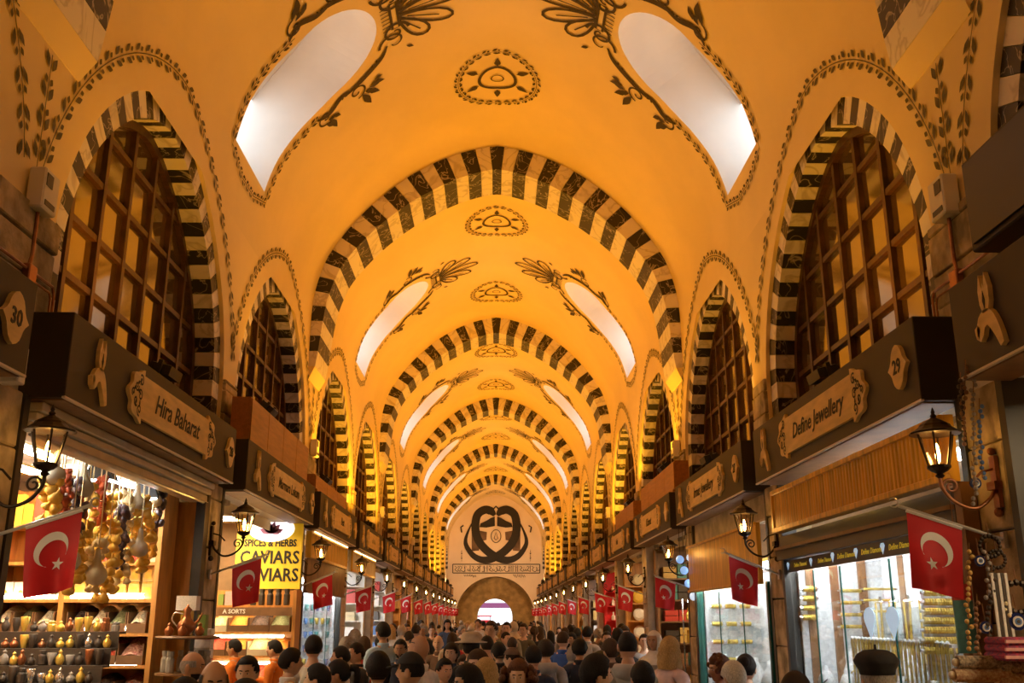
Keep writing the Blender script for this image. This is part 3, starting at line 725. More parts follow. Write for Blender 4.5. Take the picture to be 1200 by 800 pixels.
lab = {(-1, 1): 'glowing iron lantern on scroll bracket beside the garlic and spice shop', (1, 1): 'glowing copper-brown lantern on bracket above the bead-hung stone pier',
       (-1, 2): 'glowing iron lantern on bracket in front of the yellow caviars board', (1, 2): 'glowing iron lantern on bracket between the two jewellery windows',
       (-1, 3): 'glowing iron lantern beside the gold slatted shutter', (1, 3): 'glowing lantern above the blue and white glass ornaments'}
for sg in (-1, 1):
    for k in range(1, 15):
        o = LP if first else copy_tree(LP); first = False
        o.location = (sg*3.14, pier_y(k), 2.72); o.rotation_euler = (0, 0, 0 if sg < 0 else PI)
        tag(o, lab.get((sg, k), 'distant glowing iron wall lantern on a pier between shops'), 'lantern', 'wall lanterns on the piers')
        LANT[(sg, k)] = o
for ch in LANT[(1, 1)].children:
    if ch.name.split('.')[0] in ('bracket_arm', 'wall_plate'): ch.data = ch.data.copy(); ch.data.materials[0] = MAT['copper']
# ================================================================ flags
def flag_proto(seed):
    root = empty('flag'); rnd = random.Random(seed)
    p0 = Vector((0, 0, 0)); p1 = Vector((.60, 0, .22))
    m = MB(); m.tube([p0, p1], .011, 8); m.build('pole', 'pole_metal', root)
    m = MB(); m.box(-.01, .012, -.03, .03, -.05, .05); m.build('pole_socket', 'steel', root)
    m = MB(); c = p1 + Vector((.03, 0, .02)); m.tube([c + Vector((.028*math.cos(a), 0, .028*math.sin(a))) for a in [(.6+4.9*i/14) for i in range(15)]], .005, 5, [.002+.005*math.sin(PI*i/14) for i in range(15)])
    m.build('finial', 'pole_metal', root)
    ph, a1, a2, lean = rnd.uniform(0, 6), rnd.uniform(.012, .022), rnd.uniform(.03, .055), rnd.uniform(.05, .11)
    def cloth(s, t, off=0):       # s along pole, t down
        q = p0 + (p1-p0)*(.40 + .53*s); h = .47*t
        y = a1*math.sin(ph + 5*s + 3*t)*t + a2*math.sin(2.2*s*PI + ph)*t*t + off
        return (q.x + lean*h*.9 - .03*t*s, y, q.z - .012 - h*(1-.10*t*(1-s)) )
    W, Hh = .339, .47
    m = MB(); nx, nz = 14, 18
    for j in range(nz+1):
        for i in range(nx+1): m.v.append(cloth(i/nx, j/nz))
    m.f = [(j*(nx+1)+i, j*(nx+1)+i+1, (j+1)*(nx+1)+i+1, (j+1)*(nx+1)+i) for j in range(nz) for i in range(nx)]
    m.build('cloth', 'flag_red', root, smooth=True)
    m = MB(); m.tube([cloth(i/10, 0) for i in range(11)], .014, 6); m.build('sleeve', 'flag_white', root)
    # emblem: crescent opening downwards, star below it
    cx, cy, R1, R2 = .48, .40, .135, .108
    cre, star = MB(), MB()
    for off in (.004, -.004):
        fn = lambda a, b: cloth(a/W+.0, b/Hh, off)
        A, B = [], []
        ang = math.radians(70)
        c1 = (cx*W, cy*Hh); c2 = (c1[0]+.034*math.cos(ang), c1[1]+.034*math.sin(ang)); n = 30
        for i in range(n+1):
            t = ang + .62 + (2*PI-1.24)*i/n; A.append((c1[0]+R1*.78*math.cos(t), c1[1]+R1*.78*math.sin(t)))
            t2 = ang + .80 + (2*PI-1.6)*i/n; B.append((c2[0]+R2*.78*math.cos(t2), c2[1]+R2*.78*math.sin(t2)))
        B[0] = A[0]; B[-1] = A[-1]
        cre.add([fn(*p) for p in A] + [fn(*p) for p in B], [(i, i+1, n+2+i, n+1+i) for i in range(n)])
        sc = (c1[0]+.108*math.cos(ang), c1[1]+.108*math.sin(ang)); sp_ = []
        for i in range(10):
            r = .042 if i % 2 == 0 else .017; t = ang + PI*i/5; sp_.append((sc[0]+r*math.cos(t), sc[1]+r*math.sin(t)))
        star.add([fn(*sc)] + [fn(*p) for p in sp_], [(0, 1+i, 1+(i+1) % 10) for i in range(10)])
    cre.build('crescent', 'flag_white', root); star.build('star', 'flag_white', root)
    return root
FP = [flag_proto(s) for s in (1, 5, 9)]; used = [False]*3
lab = {(-1, 1): 'red flag with white crescent and star in front of the garlic and spice shop', (1, 1): 'red flag with white crescent and star beside the lit jewellery window and beads',
       (-1, 2): 'red flag with white crescent and star before the yellow caviars board', (1, 2): 'red flag with white crescent and star between the two jewellery windows',
       (-1, 3): 'red flag with white crescent and star beside the gold slatted shutter', (1, 3): 'red flag with white crescent and star before the folded textiles'}
for sg in (-1, 1):
    for k in range(1, 15):
        v = (k + (sg > 0)) % 3; o = FP[v] if not used[v] else copy_tree(FP[v]); used[v] = True
        o.location = (sg*3.12, pier_y(k) + random.uniform(-.06, .06), 2.36); o.rotation_euler = (0, random.uniform(-.05, .05), (0 if sg < 0 else PI) + random.uniform(-.15, .15))
        tag(o, lab.get((sg, k), 'distant small red flag with white crescent on a pier'), 'flag', 'red flags on the piers')
# ================================================================ wall devices, conduits, timber boxes above the signs
for sg in (-1, 1):
    for b in range(0, 4):
        y = 6.86 if b == 0 else RIB0 + BAY*b + .62
        d = thing('sensor_box', ('pale wall sensor box on the %s, above a copper conduit' % ('pier by sign 30' if sg < 0 else 'pier beside the black cabinet')) if b == 0 else 'distant pale wall sensor box below a striped rib', 'sensor', (sg*(WX-.02), y, 4.98), 0, None if b == 0 else 'distant sensor boxes on the piers')
        MB().box(0, -sg*.13, -.12, .12, -.16, .16).build('housing', 'white_plastic', d, bevel=.012)
        MB().box(-sg*.131, -sg*.136, -.10, .0, .02, .12).build('dark_panel', 'black_plastic', d); MB().box(-sg*.131, -sg*.136, -.09, .07, -.13, -.09).build('vent_slot', 'black_plastic', d)
        if b == 0:
            c = thing('conduit', 'copper conduit running down the stone from the sensor box' + (' by sign 30' if sg < 0 else ' beside the black cabinet'), 'pipe', (sg*(WX-.07), y, 4.82))
            m = MB(); m.tube([(0, 0, 0), (0, 0, -.35), (0, -sg*0 -.02, -.42)], .014, 6); m.build('drop_pipe', 'copper', c)
            MB().box(-.03, .03, -.06, .06, -.55, -.42).build('junction_box', 'copper', c, bevel=.008)
            m = MB(); m.tube([(0, .06, -.46), (0, .38, -.46), (0, .42, -.52), (0, .42, -.85)], .012, 6); m.tube([(0, -.06, -.46), (0, -.5, -.46)], .012, 6); m.tube([(0, .06, -.52), (0, .34, -.52), (0, .37, -.56), (0, .37, -.85)], .009, 6); m.build('branch_pipe', 'copper', c)
cb = thing('black_cabinet', 'matt black box fixed to the wall above the tulip sign', 'cabinet', (3.47, 5.1, 4.15))
MB().box(-.42, 0, -.75, .75, 0, .62).build('casing', 'fascia', cb, bevel=.01); MB().box(-.44, -.42, -.7, .7, .04, .58).build('front_panel', 'black_plastic', cb)
jb = thing('junction_box', 'small white electrical box at the end of the number 30 sign', 'box', (-3.02, 5.99, 3.30))
MB().box(-.07, .07, -.05, .05, 0, .24).build('casing', 'white_plastic', jb, bevel=.008); MB().box(-.05, .05, -.056, -.05, .03, .21).build('lid', 'white_plastic', jb)
def timber_box(sg, y0, y1, z0, z1, label):
    t = thing('timber_box', label, 'panelling', (sg*3.12, (y0+y1)/2, z0)); h = z1-z0; L_ = (y1-y0)
    n = max(2, round(L_/1.1)); 
    MB().box(.0, sg*.24, -L_/2, L_/2, 0, h).build('carcass', 'wood_sill', t)
    for i in range(n): MB().box(-sg*.02, 0, -L_/2+L_*i/n+.01, -L_/2+L_*(i+1)/n-.01, .12, h-.02).build('board', 'wood_sill', t)
    for zz in (.02, .07): MB().box(-sg*.05, 0, -L_/2, L_/2, zz, zz+.03).build('moulding', 'wood_sill', t)
timber_box(-1, 12.3, 16.2, 3.94, 4.62, 'orange timber box panel on the sign above the yellow caviars board')
timber_box(1, 17.0, 21.0, 3.94, 4.55, 'timber box panel on the sign above the textiles shop')
timber_box(1, 22.2, 25.6, 3.94, 4.45, 'timber box panel on the sign next beyond the textiles shop')
timber_box(-1, 17.0, 20.6, 3.94, 4.3, 'low timber box panel on the sign above the gold shutter')
# ================================================================ goods: one mesh of each kind, coloured per object
def paint_me(name, r, g, b, rough=.5, metal=0.0, var=.12, scale=25): return mat(name, (r, g, b), rough, metal, var=var, scale=scale)
for nm, c in {'c_yellow': (.78, .50, .05), 'c_cream': (.78, .66, .40), 'c_red': (.55, .05, .03), 'c_green': (.20, .30, .06), 'c_dark': (.05, .035, .025), 'c_orange': (.75, .26, .03),
              'c_purple': (.13, .05, .09), 'c_white': (.80, .76, .70), 'c_brown': (.25, .12, .05), 'c_blue': (.10, .20, .45), 'c_teal': (.08, .26, .24), 'c_pink': (.70, .35, .33), 'c_grey': (.30, .27, .24), 'c_ochre': (.60, .38, .10)}.items():
    paint_me(nm, *c)
mat('heap_yellow', (.70, .55, .16), .9, col2=(.86, .75, .40), scale=60, bump=1.0, bscale=90); mat('heap_red', (.42, .03, .015), .9, col2=(.70, .12, .05), scale=50, bump=1.0, bscale=80)
mat('heap_green', (.10, .12, .04), .9, col2=(.26, .26, .12), scale=60, bump=1.0, bscale=90); mat('heap_dark', (.03, .02, .015), .9, col2=(.16, .10, .07), scale=50, bump=1.0, bscale=80)
mat('heap_cream', (.60, .46, .26), .9, col2=(.88, .78, .58), scale=50, bump=1.0, bscale=70); mat('heap_orange', (.68, .22, .02), .9, col2=(.82, .38, .06), scale=60, bump=.8, bscale=90)
mat('heap_mix', (.30, .06, .05), .9, col2=(.70, .45, .30), scale=45, bump=1.0, bscale=70)
mat('garlic', (.74, .58, .26), .6, col2=(.86, .74, .48), scale=9, stretch=(3, 3, .6)); mat('garlic_yellow', (.78, .44, .04), .55, col2=(.88, .62, .14), scale=9, stretch=(3, 3, .6))
mat('dried_dark', (.035, .02, .03), .5, col2=(.10, .06, .07), scale=12); mat('dried_red', (.30, .04, .02), .5, col2=(.48, .10, .03), scale=12); mat('gourd', (.52, .45, .30), .6, col2=(.64, .58, .44), scale=5)
def unit(kind):
    m = MB(); s = False
    if kind == 'box': m.box(-.5, .5, -.5, .5, 0, 1)
    elif kind == 'tin': m.lathe([(.46, 0), (.5, .03), (.5, .86), (.46, .88), (.5, .89), (.5, .98), (.45, 1)], 10)
    elif kind == 'jar': m.lathe([(.42, 0), (.5, .06), (.5, .62), (.36, .74), (.36, .78), (.42, .79), (.42, .97), (.38, 1)], 10)
    elif kind == 'bottle': m.lathe([(.42, 0), (.5, .05), (.48, .5), (.2, .66), (.16, .86), (.2, .88), (.18, 1)], 8)
    elif kind == 'plate':          # a plate leaning up, facing -Y
        m.lathe([(.001, .10), (.30, .10), (.5, 0), (.5, .02), (.31, .13), (.001, .13)], 16); m.v = [(x, -z+.1, y+.5) for x, y, z in m.v]
    elif kind == 'pot': m.lathe([(.20, 0), (.34, .05), (.48, .28), (.44, .50), (.20, .68), (.18, .78), (.26, .82), (.16, .90), (.05, .94), (.06, 1.0)], 10); s = True
    elif kind == 'cup': m.lathe([(.22, 0), (.26, .05), (.42, .45), (.5, .98), (.46, 1), (.38, .5), (.2, .1)], 10, cap=False); s = True
    elif kind == 'textile': m.box(-.5, .5, -.5, .5, 0, .46); m.box(-.48, .5, -.5, .48, .52, .98)
    elif kind == 'bag': m.hexa([(-.5, -.4, 0), (.5, -.4, 0), (.5, .4, 0), (-.5, .4, 0), (-.42, -.12, 1), (.42, -.12, 1), (.42, .12, 1), (-.42, .12, 1)])
    me = m.mesh(kind, None, s); me.materials.append(MAT['c_cream']); return me
UNIT = {k: unit(k) for k in ('box', 'tin', 'jar', 'bottle', 'plate', 'pot', 'cup', 'textile', 'bag')}
NAMES = {'box': 'goods_box', 'tin': 'tin', 'jar': 'jar', 'bottle': 'bottle', 'plate': 'plate', 'pot': 'coffee_pot', 'cup': 'cup', 'textile': 'folded_textile', 'bag': 'packet'}
def item(kind, m_, loc, size, label, cat, group, rz=0):
    o = link(NAMES[kind], UNIT[kind], None, loc, (0, 0, rz)); o.scale = size; o.material_slots[0].link = 'OBJECT'; o.material_slots[0].material = MAT[m_]
    return tag(o, label, cat, group)
def front_print(o, m_, parts=1):   # a coloured label on the front of a box or tin, lies 2 mm proud
    pass
def shelf_unit(x0, x1, y, depth, zs, label, wood='wood_shop', top=None, uprights=(0, 1), lips=True):
    t = thing('shelf_unit', label, 'shelf', ((x0+x1)/2, y, 0)); w = x1-x0; z1 = top or zs[-1]+.45
    MB().box(-w/2, w/2, depth-.02, depth, 0.02, z1).build('back_panel', wood, t)
    for f in uprights: MB().box(-w/2+w*f-.025, -w/2+w*f+.025, 0, depth-.02, 0, z1).build('upright', wood, t)
    for z in zs: MB().box(-w/2+.025, w/2-.025, .01, depth-.02, z-.03, z).build('shelf_board', wood, t)
    return t
def tube_lamp(p, q, m_, label, group=None, r=.016):
    p, q = Vector(p), Vector(q); t = thing('tube_lamp', label, 'lamp', tuple((p+q)/2), 0, group); d = (q-p)/2
    m = MB(); m.tube([-d, d], r, 6); m.build('tube', m_, t)
    m = MB(); m.tube([-d*1.03+Vector((0, 0, r*1.6)), d*1.03+Vector((0, 0, r*1.6))], r*1.1, 4); m.build('batten', 'white_plastic', t)
    return t
heap_cache = {}
def bin_(x0, x1, y, z, d, m_, label, group, h=.10):
    t = thing('spice_bin', label, 'bin', ((x0+x1)/2, y, z), 0, group); w = x1-x0
    m = MB(); m.box(-w/2, w/2, 0, .012, 0, .09); m.box(-w/2, -w/2+.01, .012, d, 0, .20); m.box(w/2-.01, w/2, .012, d, 0, .20); m.box(-w/2, w/2, .012, d, 0, .012); m.build('tray', 'wood_brown' if 'pale' not in label else 'shutter_cream', t)
    m = MB(); nx, ny = 8, 6; rnd = random.Random(hash((round(x0, 2), round(z, 2))) % 999)
    for j in range(ny+1):
        for i in range(nx+1):
            u, v = i/nx, j/ny; m.v.append((-w/2+.012+(w-.024)*u, .014+(d-.02)*v, .06+.16*v+h*math.sin(PI*u)*math.sin(PI*(.15+.7*v))+rnd.uniform(-.006, .006)))
    m.f = [(j*(nx+1)+i, j*(nx+1)+i+1, (j+1)*(nx+1)+i+1, (j+1)*(nx+1)+i) for j in range(ny) for i in range(nx)]
    o = m.build('spice_heap', m_, t, smooth=True); o['kind'] = 'stuff'
    return t
def ceiling_panel(sg, k, m_, n=1):
    a, b = shop_y(k)
    for i in range(n):
        t = thing('ceiling_panel_lamp', 'flat lit lamp panel on a shop ceiling', 'lamp', (sg*4.3, a+(b-a)*(i+.5)/n, 3.36), 0, 'lamp panels on shop ceilings')
        MB().box(-.5, .5, -.35, .35, -.04, 0).build('lamp_frame', 'white_plastic', t); MB().box(-.46, .46, -.31, .31, -.05, -.041).build('diffuser', m_, t)
emat('panel_warm', (1.0, .74, .42), 44.0); emat('panel_cool', (.95, .97, 1.0), 60.0); emat('panel_far', (1.0, .80, .52), 48.0)
def counter(sg, k, m_='wood_brown'):
    a, b = shop_y(k); t = thing('shop_counter', 'low shop counter behind the crowd', 'counter', (sg*3.55, (a+b)/2, 0), 0, 'low shop counters'); L_ = (b-a)-1.3; t.location.y -= .35
    MB().box(-.28, .28, -L_/2, L_/2, 0, .86).build('counter_body', m_, t); MB().box(-.31, .31, -L_/2-.02, L_/2+.02, .86, .90).build('counter_top', 'wood_shop', t)
# ---------------------------------------------------------------- L1 : garlic and spice shop
YS = 10.62; xL, xM, xR = -5.05, -4.32, -3.40
ZS = [.95, 1.27, 1.60, 1.93, 2.30, 2.52, 2.72, 2.93]
def zpx(py, px=150, Y=YS): return atY(px, py, Y).z
su = shelf_unit(xL, xR, YS-.45, .45, [zpx(820), zpx(777), zpx(741), zpx(703), zpx(661), zpx(619)], 'orange wooden spice shelving with tilted bins at the end of the garlic shop', top=3.2, uprights=(0, .445, 1))
bins = {(735): ('heap_dark', 'heap_cream', 'heap_green', 'heap_cream'), (771): ('heap_yellow', 'heap_red', 'heap_mix'), (806): ('heap_mix', 'heap_dark', 'heap_mix')}
nmz = {'heap_dark': 'dark dried leaves', 'heap_cream': 'cream coloured nuts', 'heap_green': 'green herbs', 'heap_yellow': 'pale yellow grains', 'heap_red': 'bright red peppers', 'heap_mix': 'mixed pink and dark petals', 'heap_orange': 'orange powder'}
lev = {735: 'under the gold tins', 771: 'on the middle shelf', 806: 'on the lowest visible shelf'}
for (py, cols) in bins.items():
    z = zpx({735: 741, 771: 777, 806: 820}[py]); n = len(cols)
    for i, c in enumerate(cols):
        x0 = xM+.06+(xR-xM-.12)*i/n; x1 = xM+.06+(xR-xM-.12)*(i+1)/n
        bin_(x0+.005, x1-.005, YS-.43, z+.002, .38, c, 'spice bin heaped with %s %s' % (nmz[c], lev[py]), 'spice bins in the garlic shop')
    tube_lamp((xM+.08, YS-.41, z+.345), (xR-.12, YS-.41, z+.345), 'tube_warm', 'glowing shelf tube above the bins ' + lev[py], 'shelf tubes in the garlic shop')
    if py == 735:
        for i, c in enumerate(('heap_cream', 'heap_green', 'heap_cream')):
            bin_(xL+.05+.21*i, xL+.25+.21*i, YS-.43, z+.002, .38, c, 'spice bin heaped with %s under the fruit boxes' % nmz[c], 'spice bins in the garlic shop')
        tube_lamp((xL+.06, YS-.41, z+.345), (xM-.08, YS-.41, z+.345), 'tube_warm', 'glowing shelf tube below the pale fruit boxes', 'shelf tubes in the garlic shop')
z = zpx(703)
for row in (0, 1):
    for i in range(6):
        x = xM+.13+.135*i; zz = z + row*.235 if row == 0 else z+.235
        if row == 1 and i < 1: continue
        t = thing('tea_tin', 'yellow tea tin stacked in two rows above the spice bins', 'tin', (x, YS-.30, z+.002+.172*row), 0, 'yellow tea tins in the garlic shop')
        m = MB(); m.box(-.055, .055, -.045, .045, 0, .155); m.build('tin_body', 'c_ochre', t, bevel=.006); MB().box(-.05, .05, -.04, .04, .155, .169).build('tin_lid', 'gold', t); MB().box(-.035, .035, -.049, -.046, .03, .12).build('tin_label', 'c_yellow', t)
z = zpx(703)
for i in range(4):
    t = thing('fruit_tea_box', 'pale box printed with %s beside the yellow tins' % ('yellow lemons', 'green apples', 'mixed fruit', 'red pomegranates')[i], 'box', (xL+.12+.155*i, YS-.30, z+.002))
    MB().box(-.07, .07, -.05, .05, 0, .17).build('carton', 'c_white', t, bevel=.004); m = MB()
    for q in range(3): m.ball((-.03+.03*q, -.052, .05+.02*(q % 2)), .022, .003, .022, 6, 4)
    m.build('fruit_print', ('c_yellow', 'c_green', 'c_orange', 'c_red')[i], t)
for i in range(3): item('jar', 'c_green', (xM+.42+.12*i, YS-.30, zpx(661)+.26), (.10, .10, .17), 'dark green lidded jar on the upper shelf of the garlic shop', 'jar', 'dark green jars in the garlic shop')
MB_ = shelf_unit
su2 = thing('wall_ledge', 'short orange ledge carrying dark jars near the shop corner', 'shelf', (xR-.30, YS-.45, zpx(661)+.22)); MB().box(-.32, .26, .0, .43, 0, .03).build('board', 'wood_shop', su2); MB().box(-.32, -.29, .0, .43, -.02, 0).build('bracket', 'wood_shop', su2)
for i in range(4): item('box', ('c_red', 'c_white', 'c_red', 'c_cream')[i], (xM+.30+.17*i, YS-.28, zpx(661)+.002), (.15, .12, .15), '%s carton on the shelf over the yellow tins' % ('red', 'white', 'second red', 'cream')[i], 'box', 'cartons over the yellow tins')
for i, (c, d) in enumerate((('c_green', 'green'), ('c_white', 'white'))):
    t = thing('framed_print', 'small upright %s display print on the top ledge of the garlic shop' % d, 'print', (xR-.28+.20*i, YS-.32, zpx(619)+.002)); MB().box(-.085, .085, -.01, .01, 0, .27).build('frame', 'black_plastic', t); MB().box(-.07, .07, -.013, -.01, .02, .25).build('picture', c, t)
for i in range(9): item('box', random.Random(i).choice(('c_red', 'c_orange', 'c_cream', 'c_yellow', 'c_brown')), (xL+.12+.11*i, YS-.26, zpx(619)+.002 if i < 6 else zpx(619)+.002), (.10, .10, random.Random(i).uniform(.2, .34)), 'packet standing on the top shelf behind the garlic strings', 'packet', 'packets on the top shelf of the garlic shop')
# back wall packages
bs = thing('shelf_unit', 'orange shelving along the back wall of the garlic shop', 'shelf', (-5.58, 8.6, 0))
MB().box(0, .02, -1.9, 1.5, 0.02, 3.2).build('back_panel', 'wood_shop', bs)
for z in (1.2, 1.6, 2.0, 2.4, 2.8): MB().box(.02, .32, -1.9, 1.5, z-.03, z).build('shelf_board', 'wood_shop', bs)
rb = random.Random(4)
for z in (1.6, 2.0, 2.4, 2.8):
    for i in range(13): item('box', rb.choice(('c_red', 'c_yellow', 'c_orange', 'c_cream', 'c_white', 'c_brown')), (-5.38, 6.9+.24*i, z+.002), (.2, .19, rb.uniform(.2, .32)), 'coloured packet on the back shelves of the garlic shop', 'packet', 'packets on the back shelves of the garlic shop')
ceiling_panel(-1, 1, 'panel_warm', 2)
# cream roller shutter housing under the sign
t = thing('roller_shutter', 'cream rolled-up shutter housing under the number 28 sign', 'shutter', (-3.12, 8.7, 3.10))
for i, (x, z0, z1) in enumerate(((.03, .15, .215), (.0, .09, .145), (-.04, .0, .085))): MB().box(x-.14, x+.02, -2.12, 2.12, z0, z1).build('slat', 'shutter_cream', t, bevel=.008)
m = MB(); m.tube([(-.02, -2.1, .0), (-.02, 2.1, .0)], .02, 8); m.build('bottom_bar', 'steel', t)
t = thing('rail_track', 'dark vertical shutter track at the corner of the garlic shop', 'track', (-3.16, 10.72, 0)); MB().box(-.05, .05, -.05, .05, 0, 3.1).build('channel', 'dark_frame', t); MB().box(-.30, -.06, -.02, .04, 0, 3.1).build('wood_jamb', 'wood_shop', t)
tube_lamp((-3.75, 7.2, 3.19), (-3.75, 8.3, 3.19), 'tube_cool', 'cool white ceiling tube over the garlic strings', 'ceiling tubes of the garlic shop', .025)
tube_lamp((-3.70, 8.9, 3.19), (-3.70, 10.1, 3.19), 'tube_cool', 'cool white ceiling tube over the garlic strings', 'ceiling tubes of the garlic shop', .025)
for i, (px, py, Y) in enumerate(((118, 556, 8.9), (172, 578, 9.8))):
    p = atY(px, py, Y); t = thing('spot_lamp', 'black shop spotlight hanging %s the garlic strings' % ('above', 'at the far end of')[i], 'lamp', tuple(p))
    m = MB(); m.hexa([(-.14, -.08, -.05), (.14, -.08, -.05), (.14, .08, -.05), (-.14, .08, -.05), (-.07, -.05, .1), (.07, -.05, .1), (.07, .05, .1), (-.07, .05, .1)]); m.build('shade', 'black_plastic', t); MB().box(-.12, .12, -.07, .07, -.056, -.051).build('lamp_face', 'tube_cool', t)
    m = MB(); m.tube([(0, 0, .1), (0, 0, 3.36-p.z)], .012, 6); m.build('stem', 'black_plastic', t)
# hanging rail and strings
t = thing('hanging_rail', 'steel rail under the shutter that carries the garlic strings', 'rail', (-3.62, 8.55, 3.04)); m = MB(); m.tube([(0, -1.95, 0), (0, 2.05, 0)], .012, 6); m.build('bar', 'steel', t)
m = MB(); [m.tube([(0, y, 0), (0, y, .32)], .006, 5) for y in (-1.9, 0, 2.0)]; m.build('hangers', 'steel', t)
def string_(px, top, bot, Y, kind, label, seed):
    rnd = random.Random(seed); a = atY(px, top, Y); b = atY(px, bot, Y); L_ = a.z-b.z
    t = thing('hanging_string', label, 'food string', (a.x, Y, b.z)); m = MB(); m.tube([(0, 0, L_*.1), (0.01, 0, L_*.6), (0, 0, 3.355-b.z)], .006, 5); m.build('cord', 'c_cream', t)
    sz = {'garlic': .042, 'garlic_yellow': .046, 'dried_dark': .035, 'dried_red': .03}[kind]; prot = []
    for v in range(2):
        q = MB(); n = 8
        if kind.startswith('garlic'): q.lathe([(.3*sz, -.75*sz), (.95*sz, -.5*sz), (1.05*sz, -.05*sz), (.7*sz, .5*sz), (.22*sz, .9*sz), (.12*sz, 1.4*sz)], n)
        else: q.lathe([(.2*sz, -1.8*sz), (.8*sz, -1.2*sz), (1.0*sz, 0), (.6*sz, .8*sz), (.15*sz, 1.1*sz)], 7)
        prot.append(q.mesh('bulb', kind, True))
    z = 0.0; i = 0
    while z < L_:
        for e in range(2 if not kind.startswith('dried') else 3):
            o = link('bulb' if kind.startswith('garlic') else 'dried_pod', prot[i % 2], t, (rnd.uniform(-.9, .9)*sz + (e-.5)*sz*1.1, rnd.uniform(-.8, .8)*sz, z + rnd.uniform(-.3, .3)*sz), (rnd.uniform(-.6, .6), rnd.uniform(-.6, .6), rnd.uniform(0, 6))); s = rnd.uniform(.8, 1.2); o.scale = (s, s, s); i += 1
        z += sz*1.55
    return t
rows = [(75, 550, 600, 7.95, 'dried_red'), (88, 585, 655, 8.25, 'dried_dark'), (122, 575, 650, 8.9, 'garlic_yellow'), (136, 610, 690, 8.95, 'garlic_yellow'), (148, 620, 680, 9.25, 'garlic'), (62, 560, 640, 7.7, 'garlic_yellow'), (178, 600, 650, 9.75, 'garlic_yellow'), (68, 548, 582, 7.9, 'garlic_yellow'), (72, 580, 640, 8.0, 'garlic_yellow'), (84, 560, 612, 8.2, 'dried_dark'), (92, 565, 600, 8.3, 'dried_red'), (78, 600, 660, 8.4, 'garlic'), (100, 560, 592, 8.5, 'garlic'),
        (108, 568, 640, 8.6, 'garlic_yellow'), (100, 605, 676, 8.35, 'garlic_yellow'), (118, 560, 610, 8.8, 'dried_red'), (116, 630, 690, 8.5, 'garlic'), (130, 575, 600, 9.0, 'garlic_yellow'), (127, 628, 700, 8.7, 'garlic_yellow'),
        (142, 592, 665, 9.2, 'dried_dark'), (150, 575, 612, 9.3, 'garlic'), (158, 580, 655, 9.4, 'garlic_yellow'), (168, 575, 645, 9.5, 'garlic_yellow'), (172, 598, 668, 9.6, 'garlic_yellow'), (184, 570, 612, 9.9, 'dried_dark'), (66, 600, 690, 7.8, 'garlic'), (90, 625, 690, 8.15, 'garlic_yellow')]
kn = {'garlic': 'pale garlic bulbs', 'garlic_yellow': 'yellow garlic bulbs', 'dried_dark': 'dark dried aubergines', 'dried_red': 'dried red peppers'}
for i, r in enumerate(rows):
    L_ = r[2]-r[1]; sz = 'short' if L_ < 45 else 'long'
    o = string_(*r, '%s hanging string of %s in the spice shop front' % (sz, kn[r[4]]), i); o['group'] = 'hanging strings in the spice shop front'
for i, (px, py, Y, s, lb) in enumerate(((80, 655, 8.0, .10, 'large pale gourd hanging lowest beside the red flag'), (112, 672, 8.4, .095, 'large pale gourd hanging beside the long yellow garlic string'), (163, 642, 9.3, .085, 'pale gourd hanging below the dark aubergine string'), (64, 556, 7.7, .085, 'yellowish gourd hanging next to the lantern'), (96, 570, 8.3, .10, 'grey-green long gourd hanging above the pale garlic'), (160, 588, 9.4, .08, 'bluish gourd hanging by the spotlight'), (182, 586, 9.8, .07, 'small bluish gourd hanging at the end of the rail'))):
    p = atY(px, py, Y); t = thing('gourd', lb, 'gourd', tuple(p)); m = MB(); m.lathe([(.2*s, -.95*s), (.75*s, -.75*s), (1.0*s, -.2*s), (.85*s, .35*s), (.42*s, .8*s), (.30*s, 1.4*s), (.24*s, 2.0*s), (.1*s, 2.2*s)], 12); m.build('gourd_body', 'gourd', t, smooth=True)
    m = MB(); m.tube([(0, 0, 2.1*s), (0, 0, 3.355-p.z)], .005, 5); m.build('cord', 'c_cream', t)
# tiered rack with coffee pots in front of the shelving
def tier_rack(x0, x1, y0, zs, label, depth=.16):
    t = thing('tiered_rack', label, 'rack', ((x0+x1)/2, y0, 0)); w = x1-x0
    for i, z in enumerate(zs): MB().box(-w/2, w/2, i*depth, (i+1)*depth, z-.02, z).build('tier', 'c_dark', t)
    for e in (-1, 1): MB().box(e*w/2-.02, e*w/2+.02, 0, len(zs)*depth, 0, zs[0]-.02).build('rack_side', 'wood_brown', t)
    m = MB(); [m.box(-w/2, w/2, (i+1)*depth-.01, (i+1)*depth, zs[i], zs[i+1]-.02) for i in range(len(zs)-1)]; m.build('riser', 'c_dark', t)
    return t
zs = [1.22, 1.36, 1.50, 1.64, 1.78]; tier_rack(-4.55, -3.42, 8.75, zs, 'dark stepped rack full of copper and brass coffee pots')
rr = random.Random(2)
for i, z in enumerate(zs):
    for j in range(13):
        kd = rr.choice(('pot', 'pot', 'cup', 'jar')); m_ = rr.choice(('gold', 'copper', 'c_dark', 'gold', 'c_dark', 'silver', 'c_grey')); h = rr.uniform(.08, .14)
        nm = {'gold': 'brass', 'copper': 'copper', 'c_dark': 'black', 'c_grey': 'grey', 'silver': 'silver'}[m_]
        item(kd, m_, (-4.49+.083*j, 8.83+.16*i+rr.uniform(-.02, .02), z+.002), (.078, .078, h), 'small %s %s on the stepped rack of the spice shop' % (nm, {'pot': 'coffee pot', 'cup': 'cup', 'jar': 'lidded jar'}[kd]), NAMES[kd].replace('_', ' '), 'small pots on the stepped rack')
